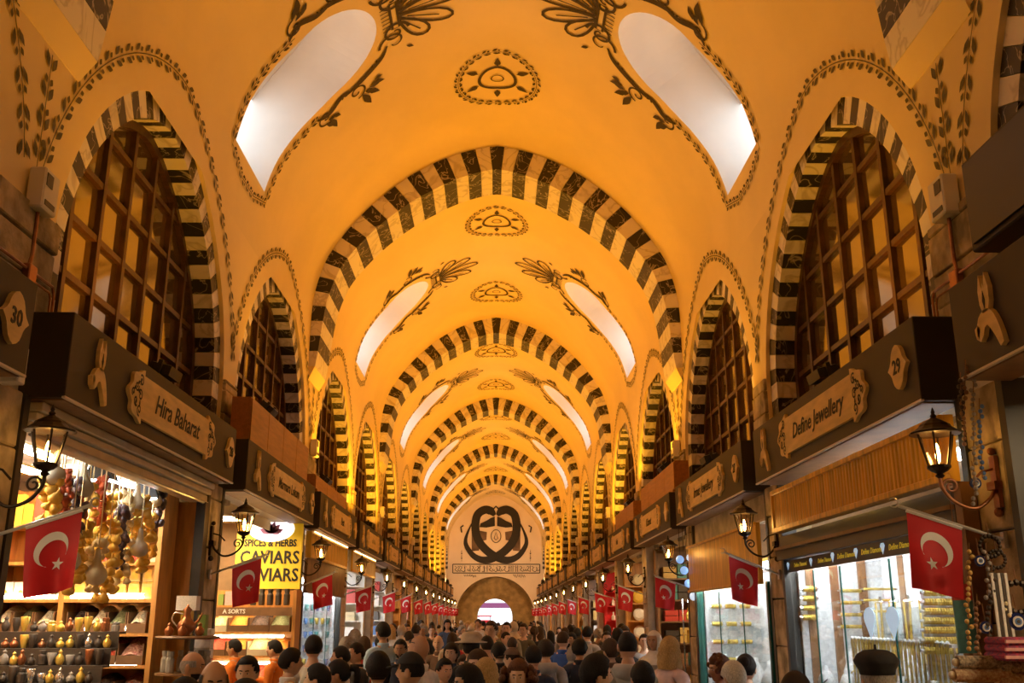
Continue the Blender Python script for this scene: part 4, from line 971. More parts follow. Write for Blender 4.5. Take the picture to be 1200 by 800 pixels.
# magazine and gift rack by the near jamb
t = thing('gift_rack', 'dark wooden rack of boards and frames at the near jamb of the spice shop', 'rack', (-3.95, 7.35, 0)); MB().box(-.75, .1, 0, .5, 0, 1.40).build('rack_body', 'wood_brown', t); MB().box(-.75, .12, -.03, 0, 1.32, 1.42).build('front_rail', 'c_cream', t)
for i, (c, h, d) in enumerate((('c_ochre', .42, 'ochre'), ('c_brown', .46, 'reddish brown'), ('c_dark', .48, 'black patterned'))):
    t = thing('gift_board', '%s upright board in the dark rack by the spice shop jamb' % d, 'board', (-4.30+.24*i, 7.52, 1.402)); MB().box(-.11, .11, 0, .03, 0, h).build('board', c, t); MB().box(-.08, .08, -.004, 0, .06, h-.06).build('board_face', c, t)
for i in range(6): item('bottle', ('c_red', 'c_dark', 'c_green', 'c_brown', 'c_purple', 'c_red')[i], (-4.55+.12*i, 7.40, 1.402), (.06, .06, .22), 'small dark bottle on the gift rack by the jamb', 'bottle', 'bottles on the gift rack')
# stand with copper ewer at the far corner
p = atX(225, 745, -2.98); zt = p.z; yt = p.y
t = thing('corner_stand', 'dark stand with rounded shelf carrying a copper ewer beside the pier', 'stand', (-3.02, yt, 0)); m = MB(); m.lathe([(.30, zt-.025), (.31, zt-.012), (.30, zt)], 18); m.lathe([(.28, zt-.36), (.28, zt-.34)], 18); m.build('round_shelf', 'wood_brown', t); m = MB(); m.tube([(0, 0, 0), (0, 0, zt-.02)], .03, 8); m.lathe([(.22, 0), (.2, .03)], 14); m.build('pedestal', 'wood_brown', t)
t = thing('ewer', 'copper and silver ewer with curved handle on the round stand', 'ewer', (-3.02, yt-.08, zt)); m = MB(); m.lathe([(.05, 0), (.04, .015), (.09, .07), (.085, .12), (.04, .17), (.03, .22), (.045, .25), (.01, .28), (.012, .30)], 14); m.build('ewer_body', 'copper', t, smooth=True); m = MB(); m.tube(catmull([(-.04, 0, .21), (-.12, 0, .22), (-.14, 0, .15), (-.08, 0, .08)], 5), .008, 6); m.build('handle', 'silver', t); m = MB(); m.tube([(.07, 0, .10), (.12, 0, .16), (.15, 0, .22)], .012, 6, [.018, .012, .008]); m.build('spout', 'copper', t)
for i, a in enumerate((-2.5, -1.57, -.7)): item('pot', 'copper', (-3.02+.19*math.cos(a), yt+.19*math.sin(a), zt+.002), (.10, .10, .13), 'small copper cup around the ewer on the round stand', 'cup', 'copper cups around the ewer')
for i in range(6): item('jar', 'c_grey', (-3.02+.2*math.cos(i*1.05), yt+.2*math.sin(i*1.05), zt-.338), (.085, .085, .2), 'grey spice jar on the lower shelf of the round stand', 'jar', 'grey jars on the round stand')
for i in range(3): item('box', ('c_yellow', 'c_green', 'c_white')[i], (-3.04+.02*i, yt+.42+.0*i, 0.0 if i == 0 else 0), (.01, .01, .01), 'tiny carton', 'box', 'x') if 0 else None
t = thing('carton_column', 'tall white carton stack with red string beside the round stand', 'carton', (-3.0, yt+.52, 0))
for i in range(9): MB().box(-.08, .08, -.07, .07, .2*i, .2*i+.195).build('carton', 'c_white', t); MB().box(-.082, .082, -.072, .072, .2*i+.09, .2*i+.10).build('string', 'c_red', t)
for i, (c, z, s) in enumerate((('c_yellow', zt+.002, (.10, .10, .24)), ('c_green', zt+.002, (.08, .1, .2)))): item('box', c, (-3.08+.16*i, yt+.12, z), s, '%s gift carton behind the ewer' % ('tall yellow', 'green')[i], 'carton', None)
item('box', 'c_white', (-3.08, yt+.12, zt+.244), (.2, .14, .14), 'white tea carton on top of the tall yellow carton', 'carton', None)
# ---------------------------------------------------------------- R1 : jewellery window
def corrugated(sg, X, y0, y1, z0, z1, label, m_='wood_gold', pitch=.07):
    t = thing('shutter_panel', label, 'panel', (sg*X, (y0+y1)/2, z0)); L_ = y1-y0; n = int(L_/pitch); h = z1-z0; m = MB()
    for i in range(n):
        a = -L_/2+L_*i/n; w = L_/n; m.hexa([(0, a, .04), (0, a+w, .04), (-sg*.02, a+w*.75, .04), (-sg*.02, a+w*.25, .04), (0, a, h-.04), (0, a+w, h-.04), (-sg*.02, a+w*.75, h-.04), (-sg*.02, a+w*.25, h-.04)])
    o = m.build('flutes', m_, t, fixn=True); o['kind'] = 'stuff'
    MB().box(0, sg*.06, -L_/2, L_/2, 0, h).build('backboard', m_, t)
    for zz in (0, h-.05): MB().box(-sg*.04, 0, -L_/2, L_/2, zz, zz+.05).build('rail', 'wood_gold', t, bevel=.006)
    for yy in (-L_/2, L_/2-.05): MB().box(-sg*.035, 0, yy, yy+.05, .05, h-.05).build('end_rail', 'wood_gold', t)
corrugated(1, 2.97, 6.35, 10.5, 2.76, 3.20, 'golden fluted wooden panel above the lit jewellery window')
t = thing('shutter_beam', 'dark shutter beam over the lit jewellery glass', 'beam', (3.12, 8.7, 2.50)); MB().box(-.06, .12, -2.15, 2.15, .0, .14).build('lower_beam', 'dark_frame', t); MB().box(-.02, .12, -2.15, 2.15, .15, .25).build('upper_beam', 'dark_frame', t); MB().box(-.09, -.06, -2.15, 2.15, .10, .13).build('drip_edge', 'wood_brown', t)
mat('band_black', (.012, .012, .012), .35); mat('band_yellow', (.85, .68, .05), .5, emit=(.85, .65, .05), estr=.25); mat('diamond_white', (.55, .75, .9), .3, emit=(.5, .75, 1), estr=.5)  # faint glow put into the colours of the printed lettering and diamond stickers
def band(y0, y1, X, z, h, n, label):
    t = thing('name_band', label, 'sign', (X, (y0+y1)/2, z)); L_ = y1-y0; MB().box(-.01, .02, -L_/2, L_/2, 0, h).build('band', 'band_black', t)
    for i in range(n):
        a = L_/2 - L_*(i+.5)/n
        put_text('Define Diamond', h*.50, 'band_yellow', t, face_matrix((-.013, a-.10, h/2), (0, -1, 0), (0, 0, 1)), shear=.3, depth=.002, space=1.06)
        m = MB(); b = a + L_/n*.42; m.add([(-.013, b+.05, h*.68), (-.013, b+.03, h*.85), (-.013, b-.03, h*.85), (-.013, b-.05, h*.68), (-.013, b, h*.15)], [(0, 1, 2, 3, 4)]); m.build('diamond_mark', 'diamond_white', t)
band(6.75, 9.15, 3.09, 2.365, .13, 4, 'black band with yellow lettering repeated over the gold bangle rolls'); band(9.18, 10.75, 3.14, 2.37, .12, 2, 'short black band with yellow lettering by the window corner')
t = thing('glass_front', 'clear glass front of the jewellery shop under the yellow-lettered band', 'window', (3.16, 8.75, 0))
for a, b in ((-1.95, -.75), (-.73, .42), (.44, 1.2), (1.22, 1.98)): MB().box(-.004, .004, a, b, .75, 2.36).build('pane', 'shop_glass', t)
mat('glass_edge', (.02, .10, .08), .2)
for y in (-.74, .43, 1.21): MB().box(-.006, .006, y-.008, y+.008, .75, 2.36).build('glass_edge', 'glass_edge', t)
MB().box(-.06, .06, 2.0, 2.08, 0, 2.5).build('frame_post', 'dark_frame', t); MB().box(-.06, .06, -2.08, -2.0, 0, 2.5).build('frame_post', 'wood_brown', t); 
t = thing('display_case', 'white lit display interior with dark mirror strips behind the jewellery glass', 'display', (4.13, 8.75, 0)); MB().box(-.9, 0, -1.98, 1.98, 0, .70).build('plinth', 'wood_brown', t)
MB().box(0, .04, -2.0, 2.0, .74, 2.6).build('back_board', 'velvet_white', t); MB().box(-.9, 0, 1.94, 1.98, .74, 2.6).build('side_board', 'velvet_white', t); MB().box(-.9, 0, -1.98, 1.98, .70, .74).build('floor_board', 'velvet_white', t); MB().box(-.86, .04, -2.0, 2.0, 2.6, 2.64).build('top_board', 'velvet_white', t)
for y in (-1.2, -.55, .1, .75, 1.35): MB().box(-.012, 0, y, y+.14, .8, 2.55).build('mirror_strip', 'c_brown', t)
for x in (-.18, -.48, -.74): MB().box(x-.09, x, 1.92, 1.938, .8, 2.5).build('mirror_strip', 'c_brown', t)
for z in (2.0, 1.75, 1.5): MB().box(-.28, -.01, .2, 1.9, z-.01, z).build('glass_shelf', 'shop_glass', t)
for i in range(3): tube_lamp((3.35, 7.0+1.3*i, 2.57), (3.35, 8.2+1.3*i, 2.57), 'case_tube', 'bright cool tube under the top board of the jewellery window', 'tubes in the jewellery window', .03)
def roll_stack(px, pys, Y, ln, label, group, r=.035, axis='x'):
    for i, py in enumerate(pys):
        p = atY(px, py, Y); t = thing('bangle_roll', label, 'bangles', tuple(p), 0, group)
        m = MB(); n = int(ln/.02)
        for q in range(n): m.tube([(ln*q/n, 0, 0), (ln*(q+.8)/n, 0, 0)], r, 10)
        m.build('bangles', 'gold', t); m = MB(); m.tube([(-.03, 0, 0), (ln+.03, 0, 0)], r*.5, 6); m.build('rod', 'silver', t); m = MB(); m.tube([(ln, 0, 0), (ln+.012, 0, 0)], r*.9, 10); m.build('end_cap', 'copper', t)
roll_stack(1083, (683, 694, 705, 716, 727, 738, 750, 762), 7.75, .25, 'gold bangle roll on the stack nearest the red flag', 'gold bangle rolls by the flag', .028)
roll_stack(941, (690, 701, 712, 723), 10.58, .13, 'gold bangle roll at the window corner post', 'gold bangle rolls at the corner', .03)
roll_stack(985, (692, 706, 720, 734), 10.55, .22, 'thin gold bangle roll on the far side board of the jewellery window', 'thin gold rolls on the side board', .02)
roll_stack(1012, (690, 703, 716), 9.6, .30, 'thin gold rod of rings high behind the diamond stickers', 'thin gold rods behind the stickers', .012)
t = thing('roll_stand', 'slim white stand holding the stack of gold bangle rolls', 'stand', tuple(atY(1101, 700, 7.84))); pz = atY(1101, 700, 7.84).z
MB().box(-.14, .14, 0, .02, .74-pz, .2).build('stand_board', 'velvet_white', t)
# bar with hanging chains along the glass
p0 = atX(1000, 739, 3.36); p1 = atX(1120, 771, 3.36); zb = (p0.z+p1.z)/2
t = thing('chain_bar', 'pale bar with hooks carrying the hanging gold chains', 'bar', (3.36, (p0.y+p1.y)/2, zb)); hl = (p0.y-p1.y)/2; m = MB(); m.box(-.02, .02, -hl, hl, -.012, .012); [m.ball((-.03, -hl+2*hl*(i+.5)/24, .02), .018, n=6, m=4) for i in range(24)]; m.build('hook_bar', 'velvet_white', t)
MB().box(-.01, .01, -hl, -hl+.02, .74-zb, -.012).build('bar_leg', 'silver', t); MB().box(-.01, .01, hl-.02, hl, .74-zb, -.012).build('bar_leg', 'silver', t)
for i in range(24):
    y = p1.y + 2*hl*(i+.5)/24; ln = .42 + .08*math.sin(i*1.7); c = thing('gold_chain', 'thin gold chain hanging from the hooked bar in the jewellery window', 'chain', (3.325, y, zb+.015), 0, 'gold chains in the jewellery window')
    m = MB(); m.tube([(0, -.018, 0), (-.004, -.022, -ln*.5), (0, 0, -ln), (.004, .022, -ln*.5), (0, .018, 0)], .006, 5); m.build('chain', 'gold', c); m = MB(); m.ball((0, 0, -ln-.02), .016, .008, .022, 6, 4); m.build('pendant', 'gold', c)
for i in range(7):
    y = 7.5+.33*i; c = thing('long_necklace', 'long pale gold necklace draped on a stand behind the chains', 'necklace', (3.62, y, .745), 0, 'long necklaces on stands'); m = MB(); m.tube([(0, 0, 0), (0, 0, 1.35)], .012, 6); m.tube([(0, -.08, 1.3), (0, .08, 1.3)], .012, 6); m.lathe([(.08, 0), (.06, .015)], 10); m.build('necklace_stand', 'silver', c)
    m = MB(); m.tube([(-.02, -.07, 1.3), (-.03, -.04, .95), (-.03, 0, .78), (-.03, .04, .95), (-.02, .07, 1.3)], .009, 5); m.build('necklace', 'gold', c); m = MB(); [m.ball((-.03, .02*math.cos(q), .76+.02*math.sin(q)), .018, n=6, m=4) for q in range(6)]; m.build('pendant_cluster', 'silver', c)
rj = random.Random(8)
for i in range(16):
    y = 7.1+.21*i; x = 3.30+.12*(i % 3); b = thing('display_bust', 'white velvet neck bust with gold necklace in the jewellery window', 'bust', (x, y, .745), 0, 'velvet busts in the jewellery window'); MB().box(-.09, .09, -.10, .10, 0, .34+.1*(i % 3)).build('pedestal', 'velvet_white', b)
    z0 = .34+.1*(i % 3); h = .36; m = MB(); m.lathe([(.07, 0), (.09, .02), (.085, h*.4), (.11, h*.62), (.07, h*.82), (.035, h*.9), (.035, h)], 10); m.v = [(a*.7, b_*1.1, c_+z0) for a, b_, c_ in m.v]; m.build('bust', 'velvet_white', b, smooth=True)
    m = MB(); m.tube([(-.085*math.cos(q)*.9, .11*math.sin(q), z0+h*(.72-.22*math.cos(q))) for q in [(-1.3+2.6*w/8) for w in range(9)]], .008, 5); m.build('necklace', 'gold' if i % 3 else 'silver', b)
for i, px in enumerate((1020, 1047)):
    p = atX(px, 728, 3.15); d = thing('diamond_sticker', 'pale blue diamond sticker on the jewellery glass', 'sticker', (3.146, p.y, p.z), 0, 'diamond stickers on the glass'); m = MB(); s = .085
    m.prism([(s*math.cos(q), s*math.sin(q)*1.0+.03) for q in [i_*PI/8 for i_ in range(9)]] + [(-.9*s, 0), (0, -1.7*s), (.9*s, 0)], lambda a, b_, dd: (dd, a*1.5, b_), 0, -.003); m.build('sticker', 'diamond_white', d, fixn=True)
ceiling_panel(1, 1, 'panel_cool', 1)
# ---------------------------------------------------------------- pier hung with beads (right, before the jewellery window)
def evil_eye(px, py, Y, r, label):
    p = atY(px, py, Y); t = thing('evil_eye_bead', label, 'bead', tuple(p)); 
    for nm, rr_, mm, y in (('glass_disc', r, 'c_navy', 0), ('white_ring', r*.62, 'c_white', -.008), ('blue_ring', r*.40, 'c_blue', -.011), ('pupil', r*.2, 'c_dark', -.014)):
        m = MB(); m.tube([(0, y+.006, 0), (0, y-.006, 0)], rr_, 14); m.build(nm, mm, t)
    m = MB(); m.tube([(0, .0, r), (0, .01, r+.10)], .003, 4); m.build('cord', 'c_brown', t)
mat('c_navy', (.01, .02, .10), .15)
YB1 = 5.86
for i, (px, py, r) in enumerate(((1143, 566, .035), (1171, 692, .045), (1155, 735, .036), (1192, 728, .05), (1148, 657, .032))):
    evil_eye(px, py, YB1-.02*i, r, ('small dark blue eye bead under the lantern bracket', 'blue eye bead below the flag pole socket', 'blue eye bead among the brown cords', 'largest blue eye bead beside the striped ribbon', 'dark blue eye bead beside the red flag')[i])
rb = random.Random(21)
for i, (px, y0, y1, c, lb) in enumerate(((1132, 425, 520, 'c_brown', 'brown'), (1141, 440, 590, 'c_grey', 'grey silver'), (1148, 470, 560, 'c_blue', 'blue glass'), (1156, 640, 700, 'c_grey', 'dark silver'), (1145, 700, 780, 'c_brown', 'brown leather'), (1163, 660, 745, 'c_dark', 'black'), (1136, 640, 760, 'c_ochre', 'ochre'), (1178, 700, 770, 'c_cream', 'cream'), (1126, 440, 490, 'c_dark', 'dark wooden'))):
    a = atY(px, y0, YB1-.05); b = atY(px+rb.uniform(-4, 4), y1, YB1-.05); t = thing('bead_string', 'string of %s beads hanging on the stone pier' % lb, 'beads', tuple(b)); L_ = a.z-b.z; n = max(6, int(L_/.03)); m = MB(); m2 = MB()
    m2.tube([(0, 0, 0), (a.x-b.x, 0, L_+.02)], .003, 4); m2.build('cord', 'c_brown', t)
    pr = MB(); pr.ball((0, 0, 0), .014, n=7, m=5); pm = pr.mesh('bead', c, True)
    for q in range(n): link('bead', pm, t, ((a.x-b.x)*q/n+rb.uniform(-.015, .015), rb.uniform(-.012, .012), L_*q/n)); 
for i, (px, py, r) in enumerate(((1160, 640, .06), (1168, 655, .05), (1193, 700, .085))):
    p = atY(px, py, YB1-.03); t = thing('metal_wreath', ('dark silver filigree ring high on the pier', 'small dark silver ring under the filigree ring', 'large beaded silver ring beside the striped ribbon')[i], 'ornament', tuple(p)); m = MB(); [m.ball((r*math.cos(a*PI/8), 0, r*math.sin(a*PI/8)), r*.24, n=6, m=4) for a in range(16)]; m.build('beaded_ring', 'iron', t); m = MB(); m.tube([(0, 0, r), (0, .01, r+.08)], .003, 4); m.build('cord', 'c_brown', t)
p = atY(1178, 730, YB1-.06); t = thing('striped_ribbon', 'hanging black and white striped ribbon on the stone pier', 'ribbon', tuple(p))
for i in range(5): MB().box(-.05+.02*i, -.034+.02*i, -.005, .005, -.22+.01*i, .28).build('stripe', 'c_white' if i % 2 == 0 else 'c_dark', t)
mat('rug_a', (.30, .12, .06), .9, col2=(.55, .42, .24), scale=55); mat('rug_b', (.50, .05, .10), .9, col2=(.12, .05, .12), scale=45); mat('rug_c', (.10, .08, .06), .9, col2=(.50, .40, .26), scale=60)
for i, (px, py, ln, c, lb) in enumerate(((1122, 776, .28, 'rug_c', 'rolled dark patterned runner topmost by the jewellery glass'), (1118, 791, .30, 'rug_a', 'rolled brown patterned runner under the dark one'), (1172, 781, .3, 'rug_c', 'rolled dark beaded runner beneath the pink textile'), (1170, 796, .3, 'rug_a', 'rolled brown runner at the bottom by the pier'))):
    p = atY(px, py, 5.55-.0*i); t = thing('rolled_runner', lb, 'textile roll', tuple(p)); m = MB(); m.tube([(0, 0, 0), (ln*.5, 0, 0), (ln, 0, 0)], .036, 12); m.build('roll', c, t); m = MB(); m.tube([(ln, 0, 0), (ln+.015, 0, 0)], .02, 8); m.ball((-.01, 0, 0), .022, n=8); m.build('roll_end', 'c_cream', t)
for i in range(3):
    p = atY(1188, 768-9*i, 5.5); t = thing('folded_runner', ('lowest', 'middle', 'topmost')[i] + ' folded pink and purple woven textile on the stall by the pier', 'textile', tuple(p)); MB().box(-.10, .22, -.12, .14, -.024, .016).build('cloth_fold', 'rug_b', t, bevel=.012); MB().box(-.105, .225, -.125, -.11, -.012, .004).build('fringe', 'c_pink', t)
p = atY(1150, 800, 5.5); t = thing('textile_stall', 'low wooden stall table carrying rolled runners beside the stone pier', 'table', (p.x+.15, 5.55, 0)); MB().box(-.45, .4, -.25, .25, p.z-.09, p.z-.05).build('table_top', 'wood_brown', t)
for a in (-.4, .35):
    for b in (-.2, .2): MB().box(a-.03, a+.03, b-.03, b+.03, 0, p.z-.09).build('leg', 'wood_brown', t)
p = atY(1131, 730, 6.357); t = thing('teal_cloth', 'teal patterned cloth with red band hanging beside the bangle rolls', 'textile', tuple(p)); MB().box(-.06, .06, -.01, .01, -.18, .14).build('cloth', 'c_teal', t); MB().box(-.06, .06, -.012, .012, .14, .24).build('red_band', 'c_red', t); m = MB(); m.tube([(0, 0, .24), (0, 0, 2.76-p.z)], .004, 4); m.build('cord', 'c_brown', t)
t = thing('timber_post', 'dark timber post beside the red flag at the jewellery corner', 'post', (3.08, 6.42, 0)); MB().box(-.05, .05, -.05, .05, 0, 2.76).build('post', 'wood_brown', t); MB().box(-.07, .07, -.07, .07, 0, .1).build('post_foot', 'wood_brown', t)
# ---------------------------------------------------------------- R2 : second jewellery window
t = thing('wood_panel', 'plain brown veneer panel above the second jewellery window', 'panel', (3.05, 13.7, 2.28)); MB().box(0, .05, -2.1, 2.1, 0, .70).build('veneer', 'wood_gold', t); 
for z in (0, .67): MB().box(-.03, 0, -2.12, 2.12, z, z+.035).build('rail', 'wood_gold', t, bevel=.005)
t = thing('header_board', 'pale plaster header between sign 27 and the veneer panel', 'panel', (3.18, 13.7, 3.0)); MB().box(0, .05, -2.15, 2.15, 0, .33).build('plaster_board', 'stone_pale', t); MB().box(-.02, 0, -2.15, 2.15, 0, .03).build('ledge', 'steel', t)
def lit_case(sg, k, label, gold=True, x0=3.18, ztop=2.26, yr=None):
    a, b = shop_y(k); yc = (a+b)/2; L_ = (b-a)/2-.15
    t = thing('glass_front', label, 'window', (sg*x0, yc, 0))
    for i in range(3): MB().box(-.004, .004, -L_+2*L_*i/3+.01, -L_+2*L_*(i+1)/3-.01, .75, ztop).build('pane', 'shop_glass', t)
    for i in (1, 2): MB().box(-.006, .006, -L_+2*L_*i/3-.01, -L_+2*L_*i/3+.01, .75, ztop).build('glass_edge', 'glass_edge', t)
    for e in (-1, 1): MB().box(-.05, .05, e*L_-.04, e*L_+.04, 0, ztop+.05).build('frame_post', 'glass_edge' if sg > 0 else 'dark_frame', t)
    d = thing('display_case', label.replace('glass front', 'white lit display shelves'), 'display', (sg*(x0+.92), yc, 0)); MB().box(-sg*.85, 0, -L_, L_, 0, .70).build('plinth', 'wood_brown', d)
    MB().box(0, sg*.04, -L_, L_, .74, ztop+.3).build('back_board', 'velvet_white', d); MB().box(-sg*.85, 0, L_-.03, L_, .74, ztop+.3).build('side_board', 'velvet_white', d); MB().box(-sg*.85, sg*.04, -L_, L_, ztop+.3, ztop+.34).build('top_board', 'velvet_white', d); MB().box(-sg*.85, sg*.04, -L_, L_, .70, .74).build('floor_board', 'velvet_white', d)
    zs = [.74+.26*i for i in range(1, 6)]
    for z in zs: MB().box(-sg*.75, -sg*.02, L_-.28, L_-.03, z-.008, z).build('glass_shelf', 'shop_glass', d)
    for i in range(2): tube_lamp((sg*(x0+.2), yc-L_*.9+L_*i, ztop+.26), (sg*(x0+.2), yc-L_*.1+L_*i, ztop+.26), 'case_tube', 'cool tube inside a lit shop display', 'tubes inside lit displays', .03)
    return zs, yc+L_
zs, ye = lit_case(1, 2, 'glass front of the second jewellery shop under the veneer panel')
for i, z in enumerate(zs):
    for j in range(3):
        t = thing('bangle_roll', 'short gold bangle roll on the shelves of the second jewellery window', 'bangles', (3.40+.22*j, ye-.16, z+.035), 0, 'gold bangle rolls in the second window'); m = MB(); [m.tube([(.02*q-.08, 0, 0), (.02*q-.065, 0, 0)], .033, 9) for q in range(8)]; m.build('bangles', 'gold', t); m = MB(); m.tube([(-.095, 0, 0), (.09, 0, 0)], .015, 6); m.build('rod', 'silver', t)
for i in range(9):
    y = 12.0+.4*i; c = thing('display_bust', 'white velvet neck bust in the second jewellery window', 'bust', (3.42+.14*(i % 2), y, .745), 0, 'busts in the second window'); m = MB(); m.lathe([(.07, 0), (.09, .02), (.085, .25), (.12, .4), (.07, .52), (.035, .58), (.035, .64)], 10); m.build('bust', 'velvet_white', c, smooth=True); m = MB(); m.tube([(-.09*math.cos(q), .11*math.sin(q), .44-.12*math.cos(q)) for q in [(-1.3+2.6*w/8) for w in range(9)]], .009, 5); m.build('necklace', 'gold', c)
for i in range(4): item('textile', 'c_teal', (3.9, 12.6+.7*i, 1.3), (.001, .001, .001), 'x', 'x', 'x') if 0 else None
ceiling_panel(1, 2, 'panel_cool', 1)
# ---------------------------------------------------------------- L2 : yellow caviars board
Y2 = 15.55
mat('board_yellow', (.86, .60, .04), .5, emit=(.9, .55, .02), estr=.22); emat('oval_white', (1, .93, .95), 1.3); mat('c_violet', (.45, .2, .5), .5)  # glow put into the colours of the yellow board and its oval flower picture
pl_ = atY(273, 690, Y2); pr_ = atY(351, 690, Y2); pt = atY(300, 588, Y2); xc = (pl_.x+pr_.x)/2; w = pr_.x-pl_.x; h = min(pt.z, 3.34)-pl_.z
t = thing('caviar_board', 'bright yellow board with black lettering in the second spice shop', 'sign', (xc, Y2, pl_.z))
MB().box(-w/2, w/2, 0, .05, 0, h).build('board', 'board_yellow', t, bevel=.006)
Mx = lambda z: face_matrix((.02, -.004, z), (1, 0, 0), (0, 0, 1))
put_text('CAVIARS', .27, 'ink', t, Mx(h*.20), bold=.006, depth=.006, xscale=.86); put_text('CAVIARS', .27, 'ink', t, Mx(h*.46), bold=.006, depth=.006, xscale=.86); put_text('SPICES & HERBS', .15, 'ink', t, Mx(h*.68), bold=.005, depth=.006, xscale=.78)
m = MB(); m.prism([(.36*math.cos(2*PI*i/28), .2*math.sin(2*PI*i/28)) for i in range(28)], lambda a, b, d: (.02+a, d, h*.90+b if h*.90+b < h else h), 0, -.015); m.build('oval_picture', 'oval_white', t, fixn=True)
m = MB(); [leaf(m, lambda a, b: (.02+a, -.018, h*.82+b), 0, 0, .35+.48*q, .2, .09) for q in range(6)]; m.build('flower_print', 'c_violet', t)
su = shelf_unit(pl_.x-.3, pr_.x+.02, Y2-.42, .42, [atY(310, py, Y2-.4).z for py in (800, 768, 740, 709)], 'brown wooden spice shelving under the yellow caviars board', top=pl_.z-.02)
zz = [atY(310, py, Y2-.4).z for py in (800, 768, 740, 709)]
for i in range(5): item('jar', 'c_dark', (xc-.12+.125*i, Y2-.28, zz[3]+.002), (.095, .095, .24), 'tall dark caviar jar in the row under the yellow board', 'jar', 'dark caviar jars')
item('box', 'c_pink', (xc-.42, Y2-.3, zz[3]+.002), (.2, .15, .2), 'pinkish box beside the dark caviar jars', 'box', None); item('box', 'c_green', (xc-.58, Y2-.3, zz[3]+.002), (.08, .15, .16), 'narrow green box beside the pinkish box', 'box', None)
t = thing('shelf_title', 'brown title strip with white letters under the caviar jars', 'sign', (xc-.1, Y2-.44, zz[3]-.15)); MB().box(-.65, .6, -.012, .005, 0, .12).build('strip', 'wood_brown', t); put_text('A SORTS', .085, 'c_white', t, face_matrix((-.25, -.015, .06), (1, 0, 0), (0, 0, 1)), depth=.004, bold=.002)
for r, (z, cols) in enumerate(((zz[2], ('heap_yellow', 'heap_orange', 'heap_dark', 'heap_green')), (zz[1], ('heap_red', 'heap_orange', 'heap_yellow', 'heap_orange')), (zz[0], ('heap_red', 'heap_orange', 'heap_red', 'heap_yellow')))):
    for i, c in enumerate(cols):
        x0 = pl_.x-.25+(w+.22)*i/4; bin_(x0+.005, x0+(w+.22)/4-.005, Y2-.41, z+.002, .36, c, 'spice bin of %s on the %s shelf below the caviars board' % (nmz[c], ('upper', 'middle', 'lower')[r]), 'bins below the caviars board', .07)
    tube_lamp((pl_.x-.2, Y2-.40, z+.27), (pr_.x-.12, Y2-.40, z+.27), 'tube_warm', 'glowing tube over the bins below the caviars board', 'tubes below the caviars board')
ceiling_panel(-1, 2, 'panel_warm', 2)
t = thing('side_panel', 'dark timber side panel at the near end of the second spice shop', 'panel', (-3.26, 15.72, 0)); MB().box(-.04, .04, -.1, .06, 0, 3.3).build('panel', 'wood_brown', t); MB().box(.04, .06, -.02, .02, 0, 3.3).build('edge_strip', 'gold', t)
# ---------------------------------------------------------------- L3 : gold shutter, brown panel, lit case
corrugated(-1, 3.08, 16.6, 20.75, 2.86, 3.30, 'gold fluted shutter panel over the brown panel')
t = thing('wood_panel', 'plain dark brown panel below the gold fluted shutter', 'panel', (-3.08, 18.65, 2.30)); MB().box(-.05, 0, -2.1, 2.1, 0, .55).build('veneer', 'wood_brown', t); MB().box(0, .02, -2.1, 2.1, 0, .03).build('rail', 'wood_brown', t)
zs, ye = lit_case(-1, 3, 'glass front of the lit shop case below the brown panel')
for z in zs:
    for j in range(6): item('cup', random.choice(('c_teal', 'c_white', 'c_blue', 'gold')), (-3.35-.11*j, ye-.17, z+.002), (.09, .09, .12), 'small glazed cup on the lit shelves below the brown panel', 'cup', 'cups on the lit shelves')
ceiling_panel(-1, 3, 'panel_cool', 1)
# ---------------------------------------------------------------- R3 textiles + glass ornaments, R4 plates, R5 red vases, others
def goods_shop(sg, k, kinds, cols, lname, group, nsh=5, nper=6, size=(.17, .14, .2), wood='wood_shop', warm='panel_warm', x0=3.30, x1=5.2):
    a, b = shop_y(k); y = b-.05; xa, xb = (x0, x1) if sg > 0 else (-x1, -x0)
    zs = [1.0+.42*i for i in range(nsh)]; rnd = random.Random(k*13+sg)
    shelf_unit(xa, xb, y-.36, .34, zs, 'shelving full of %s at the end of a shop' % lname, wood, top=3.25)['group'] = 'shelving of ' + group
    for z in zs:
        for j in range(nper):
            kd = rnd.choice(kinds); c = rnd.choice(cols); x = xa+.12+(xb-xa-.24)*(j+.5)/nper; s = (size[0], size[1], size[2]*rnd.uniform(.8, 1.3))
            if kd == 'plate': s = (.30, .30, .30)
            item(kd, c, (x, y-.18, z+.002), s, '%s among the %s' % (NAMES[kd].replace('_', ' '), lname), NAMES[kd].replace('_', ' '), group)
    ceiling_panel(sg, k, warm, 1)
    if (sg, k) != (1, 3): counter(sg, k)
goods_shop(1, 3, ['textile'], ['c_red', 'c_brown', 'c_purple', 'c_teal', 'c_ochre', 'c_dark'], 'folded dark textiles', 'folded textiles', 5, 3, (.27, .26, .24), 'wood_brown', x1=4.4)
t = thing('ornament_cabinet', 'glass cabinet of blue glowing glassware beside the folded textiles', 'cabinet', (3.32, 16.75, 0)); MB().box(-.18, .18, -.28, .28, 0, .8).build('base', 'wood_brown', t)
for z in (.8, 1.15, 1.5, 1.85, 2.2): MB().box(-.18, .18, -.28, .28, z, z+.012).build('glass_shelf', 'shop_glass', t)
for a in (-.17, .17):
    for b in (-.27, .27): MB().box(a-.01, a+.01, b-.01, b+.01, .8, 2.212).build('post', 'silver', t)
tube_lamp((3.25, 16.5, 2.17), (3.25, 17.0, 2.17), 'tube_cool', 'short cool tube in the glassware cabinet', None, .02)
